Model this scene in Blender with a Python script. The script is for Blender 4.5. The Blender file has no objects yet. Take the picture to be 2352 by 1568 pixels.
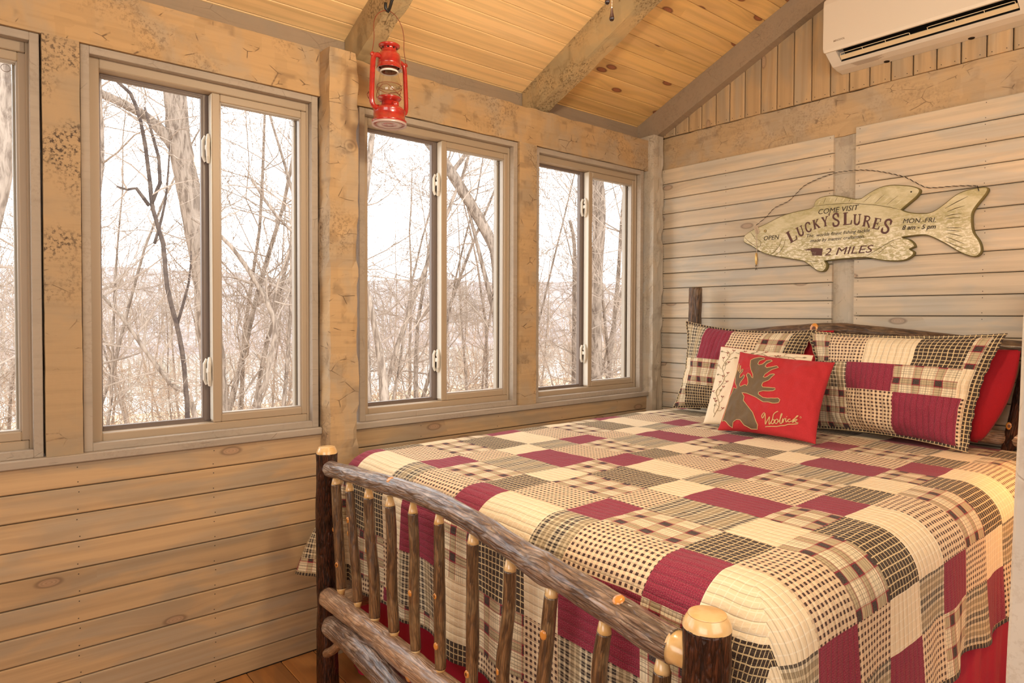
import bpy, bmesh, math, random
from mathutils import Vector, Matrix, noise, geometry
R = random.Random(7)
SC = bpy.context.scene
COL = SC.collection
PI = math.pi

# ------------------------------------------------------------------ camera, world, lights, exposure
cam = bpy.data.cameras.new('camera'); camo = bpy.data.objects.new('camera', cam); COL.objects.link(camo)
CAM = Vector((2.6, 0.0, 1.386))
yaw, pit, rol = -0.87137731, 0.02111524, 0.00364662
fwd = Vector((math.sin(yaw)*math.cos(pit), math.cos(yaw)*math.cos(pit), -math.sin(pit)))
rt = Vector((math.cos(yaw), -math.sin(yaw), 0)); up = rt.cross(fwd)
rt2 = math.cos(rol)*rt + math.sin(rol)*up; up2 = -math.sin(rol)*rt + math.cos(rol)*up
m = Matrix((rt2, up2, -fwd)).transposed().to_4x4(); m.translation = CAM
camo.matrix_world = m
cam.sensor_width = 36; cam.lens = 1506.49/2352*36
cam.shift_x = -16.39/2352; cam.shift_y = -25.57/2352
cam.clip_start = 0.02; cam.clip_end = 1500
SC.camera = camo

W = bpy.data.worlds.new('world'); SC.world = W; W.use_nodes = True
W.node_tree.nodes['Background'].inputs[0].default_value = (0.96, 0.97, 1.0, 1)
W.node_tree.nodes['Background'].inputs[1].default_value = 4.3

def area(name, loc, target, sx, sy, power, col):
    l = bpy.data.lights.new(name, 'AREA'); l.shape = 'RECTANGLE'; l.size = sx; l.size_y = sy; l.energy = power; l.color = col
    o = bpy.data.objects.new(name, l); COL.objects.link(o); o.location = loc
    o.rotation_euler = (Vector(target)-Vector(loc)).to_track_quat('-Z', 'Y').to_euler()
    return o
area('rear_fill_light', (2.3, -1.85, 1.7), (1.3, 2.0, 1.5), 2.6, 1.5, 56, (1.0, 0.955, 0.87))  # added fill behind the camera; the rear wall has no window
area('side_fill_light', (3.72, 1.2, 1.8), (0.0, 1.6, 1.5), 2.4, 1.5, 36, (1.0, 0.955, 0.87))  # added fill beside the right wall, which is built without windows
def point(name, loc, power, col, r):
    l = bpy.data.lights.new(name, 'POINT'); l.energy = power; l.color = col; l.shadow_soft_size = r
    o = bpy.data.objects.new(name, l); COL.objects.link(o); o.location = loc; return o
point('bedside_lamp_light', (2.50, 2.78, 1.36), 15, (1.0, 0.55, 0.20), 0.07)
point('ceiling_fan_light', (1.55, 1.15, 2.34), 50, (1.0, 0.79, 0.52), 0.08)
SC.view_settings.view_transform = 'Standard'; SC.view_settings.look = 'None'
SC.view_settings.exposure = 0.25; SC.view_settings.gamma = 1.0
SC.view_settings.use_curve_mapping = False

# ------------------------------------------------------------------ node helpers
class G:
    """tiny expression builder over shader nodes"""
    def __init__(s, name, rough=0.6, spec=0.3, coat=0.0):
        s.m = bpy.data.materials.new(name); s.m.use_nodes = True; s.t = s.m.node_tree
        s.b = s.t.nodes['Principled BSDF']; s.b.inputs['Roughness'].default_value = rough
        s.b.inputs['Specular IOR Level'].default_value = spec
        if coat: s.b.inputs['Coat Weight'].default_value = coat; s.b.inputs['Coat Roughness'].default_value = 0.15
    def n(s, t): return s.t.nodes.new(t)
    def lk(s, a, i):
        if isinstance(a, (int, float)): i.default_value = a
        elif isinstance(a, tuple): i.default_value = (a + (1,))[:len(i.default_value)]
        else: s.t.links.new(a, i)
    def m_(s, op, a, b=0.0, c=0.0):
        k = s.n('ShaderNodeMath'); k.operation = op
        s.lk(a, k.inputs[0]); s.lk(b, k.inputs[1])
        if op in ('MULTIPLY_ADD', 'SMOOTH_MIN', 'COMPARE', 'WRAP'): s.lk(c, k.inputs[2])
        return k.outputs[0]
    def step(s, v, lo, hi, a=0.0, b=1.0):
        k = s.n('ShaderNodeMapRange'); k.interpolation_type = 'SMOOTHSTEP'; s.lk(v, k.inputs[0])
        for i, q in enumerate((lo, hi, a, b)): k.inputs[i+1].default_value = q
        return k.outputs[0]
    def mix(s, f, a, b, mode='MIX'):
        k = s.n('ShaderNodeMix'); k.data_type = 'RGBA'; k.blend_type = mode
        s.lk(f, k.inputs[0]); s.lk(a, k.inputs[6]); s.lk(b, k.inputs[7]); return k.outputs[2]
    def coord(s, w='Object'): return s.n('ShaderNodeTexCoord').outputs[w]
    def sep(s, v):
        k = s.n('ShaderNodeSeparateXYZ'); s.lk(v, k.inputs[0]); return k.outputs
    def comb(s, x, y, z=0.0):
        k = s.n('ShaderNodeCombineXYZ')
        for i, q in enumerate((x, y, z)): s.lk(q, k.inputs[i])
        return k.outputs[0]
    def scale(s, v, sc, off=None):
        k = s.n('ShaderNodeMapping'); s.lk(v, k.inputs[0]); k.inputs['Scale'].default_value = sc
        if off is not None: s.lk(off, k.inputs['Location'])
        return k.outputs[0]
    def noise(s, v, sc=1.0, det=3.0, dist=0.0, rough=0.55):
        k = s.n('ShaderNodeTexNoise'); s.lk(v, k.inputs['Vector']); k.inputs['Scale'].default_value = sc
        k.inputs['Detail'].default_value = det; k.inputs['Distortion'].default_value = dist; k.inputs['Roughness'].default_value = rough
        return k.outputs['Fac']
    def vor(s, v, sc=1.0, feat='F1', rnd=1.0, dim='3D', metric=None):
        k = s.n('ShaderNodeTexVoronoi'); k.voronoi_dimensions = dim; k.feature = feat
        if metric: k.distance = metric
        s.lk(v, k.inputs['Vector']); k.inputs['Scale'].default_value = sc
        k.inputs['Randomness'].default_value = rnd
        return k.outputs
    def rnd(s): return s.n('ShaderNodeObjectInfo').outputs['Random']
    def bump(s, h, strength=0.3, dist=0.002):
        k = s.n('ShaderNodeBump'); k.inputs['Strength'].default_value = strength; k.inputs['Distance'].default_value = dist
        s.lk(h, k.inputs['Height']); s.t.links.new(k.outputs[0], s.b.inputs['Normal'])
    def col(s, c): s.lk(c, s.b.inputs['Base Color']); return s

def plain(name, c, rough=0.5, spec=0.4, metal=0.0, coat=0.0):
    g = G(name, rough, spec, coat); g.col(c); g.b.inputs['Metallic'].default_value = metal; return g.m

# planks: local X is the length, Y the width
def plank_mat(name, light, grey, knotc, knot_amt, knot_thr, greyness=0.5, rough=0.55, coat=0.0):
    g = G(name, rough, 0.3, coat)
    o = g.coord(); x, y, z = g.sep(o); r = g.m_('MULTIPLY', g.rnd(), 37.0)
    yy = g.m_('ADD', y, r)
    # knots first, so the grain can flow round them
    kv = g.vor(g.comb(g.m_('ADD', g.m_('MULTIPLY', x, 2.1), r), g.m_('MULTIPLY', yy, 5.2), r), 1.0, dim='2D')
    keep = g.m_('GREATER_THAN', g.sep(kv['Color'])[0], knot_thr)
    d = kv['Distance']
    halo = g.m_('MULTIPLY', g.step(d, 0.42, 0.06), keep)
    core = g.m_('MULTIPLY', g.step(d, 0.100, 0.066), keep)
    flow = g.m_('MULTIPLY', halo, 0.02)
    p = g.comb(g.m_('ADD', g.m_('MULTIPLY', x, 1.3), r), g.m_('MULTIPLY', g.m_('ADD', yy, flow), 30.0), z)
    grain = g.noise(p, 1.0, 5, 0.8, 0.6)
    fine = g.noise(g.scale(p, (3, 4.5, 1)), 1.0, 3, 0.2)
    wave = g.n('ShaderNodeTexWave'); wave.wave_type = 'BANDS'; wave.bands_direction = 'Y'
    g.lk(g.scale(p, (.22, .13, 1)), wave.inputs['Vector']); wave.inputs['Scale'].default_value = 1.6
    wave.inputs['Distortion'].default_value = 5.0; wave.inputs['Detail'].default_value = 2.5; wave.inputs['Detail Scale'].default_value = .8
    blot = g.noise(g.comb(g.m_('MULTIPLY', x, 2.6), g.m_('MULTIPLY', yy, 9.0), r), 1.0, 3, 0.6)
    c = g.mix(g.m_('MULTIPLY', g.step(blot, 0.42, 0.62), greyness), light, grey)
    dark = tuple(v*0.66 for v in light)
    c = g.mix(g.m_('MULTIPLY', g.step(grain, 0.42, 0.72), 0.45), c, dark)
    c = g.mix(g.m_('MULTIPLY', g.step(wave.outputs['Fac'], 0.6, 0.98), 0.24), c, tuple(v*0.58 for v in light))
    c = g.mix(g.m_('MULTIPLY', g.step(fine, 0.5, 0.75), 0.15), c, tuple(min(1, v*1.25) for v in light))
    c = g.mix(g.m_('MULTIPLY', halo, knot_amt*0.45), c, tuple((v+w)/2 for v, w in zip(light, knotc)))
    ring = g.m_('MULTIPLY_ADD', g.m_('SINE', g.m_('MULTIPLY', d, 260.0)), 0.25, 0.75)
    inner = g.step(d, 0.072, 0.045)
    kc = g.mix(g.m_('MULTIPLY', inner, g.m_('MULTIPLY', ring, .75)), knotc, tuple(min(1, v*2.6+.02) for v in knotc))
    c = g.mix(g.m_('MULTIPLY', core, knot_amt), c, kc)
    tint = g.m_('MULTIPLY_ADD', g.rnd(), 0.22, 0.89)
    c = g.mix(1.0, c, g.comb(tint, tint, tint), 'MULTIPLY')
    g.col(c); g.bump(g.m_('ADD', grain, g.m_('MULTIPLY', core, -0.6)), 0.25, 0.0015)
    return g.m

TAN, GREY = (.50, .325, .175), (.33, .27, .205)
M = {}
M['plank'] = plank_mat('stained_pine_tan', (.52, .345, .185), (.37, .29, .20), (.20, .12, .07), .75, .72, .8)
M['plank_head'] = plank_mat('stained_pine_grey', (.60, .49, .36), (.46, .43, .375), (.20, .14, .10), .7, .72, .8)
M['gable'] = plank_mat('stained_pine_gable', (.52, .35, .19), (.38, .30, .21), (.22, .14, .09), .6, .88, .8)
M['ceil'] = plank_mat('clear_pine_ceiling', (.90, .62, .30), (.86, .60, .32), (.30, .10, .03), .8, .97, .3, .4, .15)
M['ceilk'] = plank_mat('knotty_pine_ceiling', (.84, .54, .21), (.76, .50, .24), (.16, .045, .02), .9, .66, .5, .4, .15)
M['floor'] = plank_mat('varnished_floor_boards', (.48, .21, .06), (.36, .17, .06), (.10, .04, .02), .8, .85, .8, .3, .4)

def hewn_mat(name, base, dark, streak=(6, 90, 6), marks=0.5, grey=(.38, .30, .21), dirt=0.5, facet=1.0):
    g = G(name, 0.75, 0.2)
    o = g.coord(); r = g.m_('MULTIPLY', g.rnd(), 9.0)
    off = g.comb(r, r, r)
    p = g.scale(o, (1, 1, 1), off)
    big = g.noise(p, 5.0, 4, 0.5)
    grain = g.noise(g.scale(p, streak), 1.0, 4, 0.4)
    vv = g.vor(g.scale(p, tuple(14.0 if q > 20 else 9.0 for q in streak)), 1.0, 'DISTANCE_TO_EDGE')['Distance']
    cvo = g.vor(g.scale(p, tuple(15.0 if q > 20 else 10.0 for q in streak)), 1.0, 'F1', .8, metric='CHEBYCHEV'); chip = g.sep(cvo['Color'])[0]
    stroke = g.m_('MULTIPLY', g.step(cvo['Distance'], .40, .56), g.step(g.noise(p, 9.0, 3), .50, .62))
    nz = g.noise(p, 13.0, 3)
    crack = g.m_('MULTIPLY', g.step(vv, 0.022, 0.0), g.step(nz, .54, .64))
    c = g.mix(g.m_('MULTIPLY', g.step(big, .4, .66), .75), base, grey)
    c = g.mix(g.m_('MULTIPLY', g.step(grain, .45, .75), .35), c, tuple(v*.7 for v in base))
    sp = g.noise(p, 95.0, 4, 0, .7)
    c = g.mix(g.m_('MULTIPLY', g.m_('MULTIPLY', g.step(sp, .48, .62), g.step(g.noise(p, 4.2, 2), .47, .62)), dirt), c, dark)
    c = g.mix(g.m_('MULTIPLY', crack, marks), c, dark)
    c = g.mix(g.m_('MULTIPLY', g.m_('GREATER_THAN', chip, .6), .16*facet), c, tuple(v*.6 for v in base))
    c = g.mix(g.m_('MULTIPLY', stroke, .32*min(facet, 1.0)), c, dark)
    kd = g.vor(g.scale(p, (3.1, 3.1, 3.1)), 1.0)
    kn = g.m_('MULTIPLY', g.step(kd['Distance'], .13, .07), g.m_('GREATER_THAN', g.sep(kd['Color'])[0], .72))
    rg = g.m_('MULTIPLY_ADD', g.m_('SINE', g.m_('MULTIPLY', kd['Distance'], 150.0)), .5, .5)
    c = g.mix(g.m_('MULTIPLY', g.m_('MULTIPLY', kn, rg), .5), c, dark)
    g.col(c)
    g.bump(g.m_('ADD', g.m_('ADD', g.m_('MULTIPLY', grain, .4), g.m_('MULTIPLY_ADD', chip, facet, g.noise(p, 16.0, 2))), g.m_('MULTIPLY', crack, -.9)), .5, .004)
    return g.m
M['beam'] = hewn_mat('hewn_timber_tan', (.50, .33, .17), (.11, .07, .045), (3, 3, 60), .9)
M['beam_y'] = hewn_mat('hewn_timber_along_y', (.49, .315, .155), (.10, .06, .04), (60, 3, 60), .9, dirt=.45)
M['rough'] = hewn_mat('rough_sawn_timber', (.43, .295, .165), (.08, .055, .04), (3, 3, 60), .5, (.33, .26, .18), 1.0, 0.0)
M['beam_x'] = hewn_mat('hewn_timber_along_x', (.50, .35, .20), (.14, .09, .06), (3, 60, 60), .7, (.42, .34, .25), .35)
M['stud'] = hewn_mat('grey_hewn_timber', (.52, .44, .34), (.20, .15, .11), (60, 60, 3), .5, (.46, .42, .36), .35)
M['raft'] = hewn_mat('hewn_rafter', (.49, .34, .17), (.13, .085, .04), (4, 60, 4), .8, (.36, .29, .17), .8)
M['trimb'] = hewn_mat('grey_brown_trim_board', (.34, .25, .17), (.15, .10, .07), (60, 3, 60), .15, (.31, .24, .17), .2, .15)
M['stop'] = hewn_mat('painted_window_stop', (.40, .33, .26), (.18, .13, .10), (60, 3, 60), .1, (.36, .30, .24), .2, 0.0)
M['jamb'] = hewn_mat('pale_rough_door_post', (.58, .50, .41), (.34, .24, .16), (40, 40, 3), .3, (.52, .46, .39), .3)
M['vinyl'] = plain('tan_vinyl_frame', (.39, .295, .20), .42, .4)
M['vinyl_in'] = plain('dark_bronze_track', (.16, .12, .10), .4, .4)
M['vinyl_lt'] = plain('pale_latch_lit_edge', (.62, .57, .49), .35, .5)
M['vinyl_mid'] = plain('grey_glazing_strip', (.36, .30, .24), .35, .5)
M['dark'] = plain('dark_gap', (.025, .017, .012), .9, .1)
M['nail'] = plain('nail_heads', (.05, .035, .025), .6, .4)
M['sheath'] = plain('dark_sheathing', (.07, .05, .035), .9, .1)
g = G('window_glass', 0.0, 0.5); g.t.nodes.remove(g.b)
tr = g.n('ShaderNodeBsdfTransparent'); tr.inputs[0].default_value = (.97, .985, .98, 1)
gl = g.n('ShaderNodeBsdfGlossy'); gl.inputs['Roughness'].default_value = 0.02
fr = g.n('ShaderNodeFresnel'); fr.inputs[0].default_value = 1.18; mx = g.n('ShaderNodeMixShader')
g.t.links.new(g.m_('MULTIPLY', fr.outputs[0], g.m_('SUBTRACT', 1.0, g.n('ShaderNodeNewGeometry').outputs['Backfacing'])), mx.inputs[0]); g.t.links.new(tr.outputs[0], mx.inputs[1]); g.t.links.new(gl.outputs[0], mx.inputs[2])
g.t.links.new(mx.outputs[0], g.t.nodes['Material Output'].inputs[0]); M['glass'] = g.m

def bark_mat(name, a, b, hi, su=60, sv=9, rough=.38, bump=.9, coat=.5, hiamt=.5):
    g = G(name, rough, .5, coat)
    u, v, w = g.sep(g.coord('UV'))
    o = g.coord()
    p = g.scale(g.comb(u, v, 0.0), (su, sv, 1))
    n1 = g.noise(p, 1.0, 5, 1.2, .65); n2 = g.noise(g.scale(o, (14, 14, 14)), 1.0, 3, .5)
    rv = g.vor(g.scale(g.comb(g.m_('ADD', u, g.m_('MULTIPLY', n1, .01)), v, 0.0), (su*1.9, sv*1.5, 1)), 1.0, 'DISTANCE_TO_EDGE')['Distance']
    c = g.mix(g.step(n1, .36, .64), a, b)
    c = g.mix(g.m_('MULTIPLY', g.step(n2, .48, .66), hiamt), c, hi)
    c = g.mix(g.m_('MULTIPLY', g.step(rv, .16, 0.0), .5), c, tuple(q*.35 for q in a))
    g.col(c); g.bump(g.m_('ADD', n1, g.m_('MULTIPLY', g.step(rv, 0, .2), .8)), bump, .0035)
    return g.m
M['bark_post'] = bark_mat('dark_varnished_bark', (.016, .005, .003), (.085, .024, .010), (.20, .075, .03), 75, 14, .42, 1.0, .25, .22)
M['bark_post'].node_tree.nodes['Principled BSDF'].inputs['Specular IOR Level'].default_value = .2
M['bark_rail'] = bark_mat('silvery_hickory_bark', (.10, .052, .032), (.34, .22, .15), (.46, .36, .29), 55, 9, .33, 1.0, .6, .6)
M['bark_mid'] = bark_mat('tan_hickory_bark', (.26, .14, .075), (.56, .34, .20), (.66, .48, .34), 60, 8, .34, .6, .6, .5)
M['bark_spin'] = bark_mat('brown_sapling_bark', (.075, .035, .015), (.25, .125, .05), (.30, .19, .09), 70, 9, .38, .55, .5, .5)
g = G('peeled_honey_wood', .28, .5, .6); o_ = g.coord()
g.col(g.mix(g.step(g.noise(o_, 30, 3), .3, .7), (.72, .42, .15), (.82, .55, .26))); M['peel'] = g.m
M['bark_head'] = bark_mat('brown_headboard_bark', (.05, .025, .013), (.20, .105, .05), (.30, .20, .11), 65, 9, .5, .8, .2, .4)
M['knotw'] = plain('orange_knot', (.62, .24, .04), .3, .5, 0, .5)
M['knotd'] = plain('knot_heart', (.12, .04, .015), .4, .4)

# ---- fabrics (UV in metres)
def fab_start(name):
    g = G(name, .85, .15); g.b.inputs['Sheen Weight'].default_value = .08
    u, v, w = g.sep(g.coord('UV')); return g, u, v
def band(g, x, p, lo, hi):      # 1 when lo <= frac(x/p) < hi
    f = g.m_('FRACT', g.m_('DIVIDE', x, p))
    return g.m_('MULTIPLY', g.m_('GREATER_THAN', f, lo), g.m_('LESS_THAN', f, hi))
def fab_end(g, c, u, v, along, stitch=.024):
    deep = .009 if along == 'v' else .0055
    q = v if along == 'u' else u
    s = g.m_('ABSOLUTE', g.m_('SINE', g.m_('MULTIPLY', q, PI/stitch)))
    s = g.m_('POWER', s, .45)
    uv = g.comb(u, v, 0.0)
    sc = (34, 75, 1) if along == 'u' else (75, 34, 1)
    pk = g.noise(g.scale(uv, sc), 1.0, 3, .6)
    weave = g.noise(g.scale(uv, (500, 500, 1)), 1.0, 1)
    seam = g.step(s, .42, .16)
    c = g.mix(g.m_('MULTIPLY', seam, .38), c, (.06, .035, .025))
    c = g.mix(g.m_('MULTIPLY', g.step(weave, .45, .75), .14), c, (.8, .7, .6))
    g.col(c); g.bump(g.m_('ADD', g.m_('MULTIPLY', s, .8), g.m_('MULTIPLY', pk, .9)), .65, deep)
    return g.m
def fabrics(along, tag_):
    F = {}
    CR, CR2, BG, DK, TN = (.78, .62, .40), (.86, .76, .58), (.22, .012, .028), (.030, .016, .012), (.42, .31, .18)
    g, u, v = fab_start('cream_cotton'+tag_)
    l = g.m_('MAXIMUM', band(g, u, .020, 0, .13), band(g, v, .020, 0, .13))
    F['cream'] = fab_end(g, g.mix(g.m_('MULTIPLY', l, .6), CR, CR2), u, v, along)
    g, u, v = fab_start('burgundy_cotton'+tag_)
    l = g.m_('MAXIMUM', band(g, u, .0058, 0, .3), band(g, v, .0058, 0, .3))
    F['burgundy'] = fab_end(g, g.mix(g.m_('MULTIPLY', l, .5), (.285, .019, .052), (.12, .008, .020)), u, v, along)
    g, u, v = fab_start('small_check_cotton'+tag_)
    a, b = band(g, u, .0162, .1, .58), band(g, v, .0162, .1, .58)
    c = g.mix(g.m_('MULTIPLY', g.m_('MAXIMUM', a, b), .28), (.76, .60, .38), (.40, .12, .08))
    c = g.mix(g.m_('MULTIPLY', a, b), c, (.05, .018, .014))
    F['check'] = fab_end(g, c, u, v, along)
    g, u, v = fab_start('dark_windowpane_cotton'+tag_)
    l = g.m_('MAXIMUM', band(g, u, .0168, 0, .17), band(g, v, .0168, 0, .17))
    F['dark'] = fab_end(g, g.mix(l, (.045, .026, .017), (.66, .50, .27)), u, v, along)
    g, u, v = fab_start('dark_double_check_cotton'+tag_)
    a, b = band(g, u, .0185, .2, .82), band(g, v, .0185, .2, .82)
    c = g.mix(g.m_('MULTIPLY', g.m_('MAXIMUM', a, b), .52), (.72, .60, .40), (.10, .07, .05))
    c = g.mix(g.m_('MULTIPLY', a, b), c, (.035, .022, .018))
    big = g.m_('MULTIPLY', band(g, u, .074, .3, .7), .45)
    c = g.mix(big, c, (.50, .37, .20))
    c = g.mix(g.m_('MULTIPLY', band(g, v, .0185, .47, .55), .5), c, (.70, .58, .38))
    F['dark2'] = fab_end(g, c, u, v, along)
    g, u, v = fab_start('large_plaid_cotton'+tag_)
    X, Y = band(g, u, .082, .06, .44), band(g, v, .078, .08, .46)
    Xi, Yi = band(g, u, .082, .10, .40), band(g, v, .078, .13, .41)
    XY = g.m_('MULTIPLY', X, Y); XYi = g.m_('MULTIPLY', Xi, Yi)
    c = g.mix(g.m_('MAXIMUM', X, Y), (.78, .65, .44), (.50, .39, .23))
    fl = g.m_('MULTIPLY', band(g, v, .0095, 0, .22), g.m_('SUBTRACT', 1.0, band(g, v, .078, .5, .62)))
    fl2 = g.m_('MULTIPLY', band(g, u, .0095, 0, .22), g.m_('SUBTRACT', 1.0, X))
    c = g.mix(g.m_('MULTIPLY', g.m_('MAXIMUM', fl, g.m_('MULTIPLY', fl2, .6)), .6), c, (.10, .06, .035))
    edge = g.m_('MAXIMUM', g.m_('SUBTRACT', X, Xi), g.m_('SUBTRACT', Y, Yi))
    c = g.mix(g.m_('MULTIPLY', edge, .45), c, (.42, .06, .07))
    c = g.mix(XY, c, (.25, .015, .03)); c = g.mix(XYi, c, (.05, .03, .025))
    F['plaid'] = fab_end(g, c, u, v, along)
    return F
FQ = fabrics('u', '_quilt'); FS = fabrics('v', '_sham')
KEYS = ['cream', 'burgundy', 'check', 'dark', 'dark2', 'plaid']
def cloth(name, c, c2=None, sc=300):
    g = G(name, .8, .2); g.b.inputs['Sheen Weight'].default_value = .06
    o = g.coord(); n = g.noise(o, sc, 2); n2 = g.noise(o, 9, 3)
    g.col(g.mix(g.m_('MULTIPLY', g.step(n, .35, .7), .35), c, c2 or tuple(v*.7 for v in c)))
    g.bump(g.m_('ADD', g.m_('MULTIPLY', n, .2), n2), .25, .004); return g.m
M['skirt'] = cloth('crimson_bed_skirt_cloth', (.42, .012, .045))
M['redcase'] = cloth('crimson_pillowcase', (.36, .010, .018))
M['redwool'] = cloth('red_wool', (.45, .028, .034), (.30, .014, .016))
M['moose'] = cloth('brown_felt', (.155, .105, .06))
M['creamcloth'] = cloth('cream_pillow_cloth', (.80, .68, .50), (.74, .60, .42))
M['thread'] = cloth('tan_thread', (.62, .42, .20)); M['stem'] = cloth('olive_thread', (.26, .20, .11)); M['berry'] = cloth('wine_thread', (.30, .06, .05))
M['mattress'] = cloth('white_mattress_ticking', (.75, .73, .68))

# ------------------------------------------------------------------ object helpers
def tag(o, label=None, cat=None, group=None, kind=None):
    if label: o['label'] = label
    if cat: o['category'] = cat
    if group: o['group'] = group
    if kind: o['kind'] = kind
    return o
def obj(name, me, parent=None, mw=None):
    o = bpy.data.objects.new(name, me); COL.objects.link(o)
    if parent is not None: o.parent = parent
    if mw is not None: o.matrix_local = mw
    return o
def empty(name, loc=(0, 0, 0), rz=0):
    o = bpy.data.objects.new(name, None); COL.objects.link(o); o.location = loc; o.rotation_euler = (0, 0, rz); o.empty_display_size = .1
    return o
def mesh(name, V, F, mats, smooth=False, mi=None, uv=None):
    me = bpy.data.meshes.new(name); me.from_pydata([tuple(v) for v in V], [], F)
    for q in (mats if isinstance(mats, (list, tuple)) else [mats]): me.materials.append(q)
    if mi: me.polygons.foreach_set('material_index', mi)
    if smooth: me.polygons.foreach_set('use_smooth', [True]*len(me.polygons))
    if uv is not None:
        l = me.uv_layers.new(name='UVMap')
        vi = [0]*len(me.loops); me.loops.foreach_get('vertex_index', vi)
        fl = []
        for i in vi: fl += uv[i]
        l.data.foreach_set('uv', fl)
    me.update(); return me
class MB:
    def __init__(s): s.V = []; s.F = []; s.U = []
    def add(s, V, F, U=None):
        n = len(s.V); s.V += [Vector(v) for v in V]; s.F += [tuple(i+n for i in f) for f in F]
        s.U += U if U else [(0.0, 0.0)]*len(V)
    def box(s, a, b, c=0.0):
        """axis box between corners, chamfered by c"""
        (x0, y0, z0), (x1, y1, z1) = tuple(map(min, a, b)), tuple(map(max, a, b))
        if c <= 0:
            s.add([(x0, y0, z0), (x1, y0, z0), (x1, y1, z0), (x0, y1, z0), (x0, y0, z1), (x1, y0, z1), (x1, y1, z1), (x0, y1, z1)],
                  [(0, 3, 2, 1), (4, 5, 6, 7), (0, 1, 5, 4), (1, 2, 6, 5), (2, 3, 7, 6), (3, 0, 4, 7)]); return
        bm = bmesh.new(); bmesh.ops.create_cube(bm, size=1.0)
        for v in bm.verts: v.co = Vector(((x0+x1)/2+v.co.x*(x1-x0), (y0+y1)/2+v.co.y*(y1-y0), (z0+z1)/2+v.co.z*(z1-z0)))
        bmesh.ops.bevel(bm, geom=bm.edges[:], offset=c, segments=1, affect='EDGES')
        s.add([v.co.copy() for v in bm.verts], [tuple(v.index for v in f.verts) for f in bm.faces] if not bm.verts.index_update() else []); bm.free()
    def tube(s, P, r, n=8, caps=True, nz=0.0, seed=0.0, uvs=1.0, flat=1.0):
        P = [Vector(p) for p in P]; k = len(P); rr = r if isinstance(r, (list, tuple)) else [r]*k
        t0 = (P[1]-P[0]).normalized(); a = t0.orthogonal().normalized()
        V = []; U = []; L = 0.0
        for i in range(k):
            t = (P[min(i+1, k-1)]-P[max(i-1, 0)]).normalized()
            a = (a-t*a.dot(t)).normalized(); b = t.cross(a)
            if i: L += (P[i]-P[i-1]).length
            for j in range(n):
                th = 2*PI*j/n; d = math.cos(th)*a+math.sin(th)*b*flat
                q = rr[i]
                if nz: q *= 1+nz*noise.noise(Vector((math.cos(th)*1.4+seed, math.sin(th)*1.4, L*9)))+nz*.45*noise.noise(Vector((math.cos(th)*4+seed, math.sin(th)*4, L*26+7)))
                V.append(P[i]+d*q); U.append((j/n*2*PI*rr[i], L))
        F = [(i*n+j, i*n+(j+1) % n, (i+1)*n+(j+1) % n, (i+1)*n+j) for i in range(k-1) for j in range(n)]
        if caps: F += [tuple(range(n-1, -1, -1)), tuple((k-1)*n+j for j in range(n))]
        s.add(V, F, U)
    def lathe(s, prof, n=24, c=(0, 0, 0), caps=True):
        V = [(c[0]+r*math.cos(2*PI*j/n), c[1]+r*math.sin(2*PI*j/n), c[2]+z) for r, z in prof for j in range(n)]
        k = len(prof); F = [(i*n+j, i*n+(j+1) % n, (i+1)*n+(j+1) % n, (i+1)*n+j) for i in range(k-1) for j in range(n)]
        if caps: F += [tuple(range(n-1, -1, -1)), tuple((k-1)*n+j for j in range(n))]
        s.add(V, F)
    def me(s, name, mat, smooth=False): return mesh(name, s.V, s.F, mat, smooth, uv=s.U)
    def build(s, name, mat, parent=None, smooth=False): return obj(name, s.me(name, mat, smooth), parent)
def smoothpath(P, step=.02):
    """Catmull-Rom through control points (x,y,z[,r])"""
    P = [Vector(p) if len(p) == 3 else Vector(p) for p in P]; out = []
    for i in range(len(P)-1):
        p0, p1, p2, p3 = P[max(i-1, 0)], P[i], P[i+1], P[min(i+2, len(P)-1)]
        n = max(1, int((p2-p1).length/step))
        for k in range(n):
            t = k/n; out.append(.5*((2*p1)+(p2-p0)*t+(2*p0-5*p1+4*p2-p3)*t*t+(3*p1-p0-3*p2+p3)*t**3))
    out.append(P[-1]); return out

# ------------------------------------------------------------------ planks
_pc = {}
def plank_mesh(L, w, th=.018, mat='plank', c=.0035, gap=.0016, slant=0.0):
    k = (round(L, 3), round(w, 4), th, mat, round(slant, 3))
    if k in _pc: return _pc[k]
    y0, y1 = gap, w-gap
    S = [(y0, -th), (y0, -c), (y0+c, 0), (y1-c, 0), (y1, -c), (y1, -th)]
    V = []
    for e in (0, 1):
        for (y, z) in S:
            x = .0006 if e == 0 else L-.0006+slant*y
            V.append((x, y, z))
    n = len(S); F = [(i, i+1, n+i+1, n+i) for i in range(n-1)]+[(n-1, 0, n, 2*n-1)]+[tuple(range(n-1, -1, -1)), tuple(range(n, 2*n))]
    me = mesh('plank', V, F, M[mat]); bm = bmesh.new(); bm.from_mesh(me); bmesh.ops.recalc_face_normals(bm, faces=bm.faces); bm.to_mesh(me); bm.free()
    _pc[k] = me; return me
def frame(o, X, Y, Z):
    m = Matrix((Vector(X).normalized(), Vector(Y).normalized(), Vector(Z).normalized())).transposed().to_4x4(); m.translation = Vector(o); return m
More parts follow.
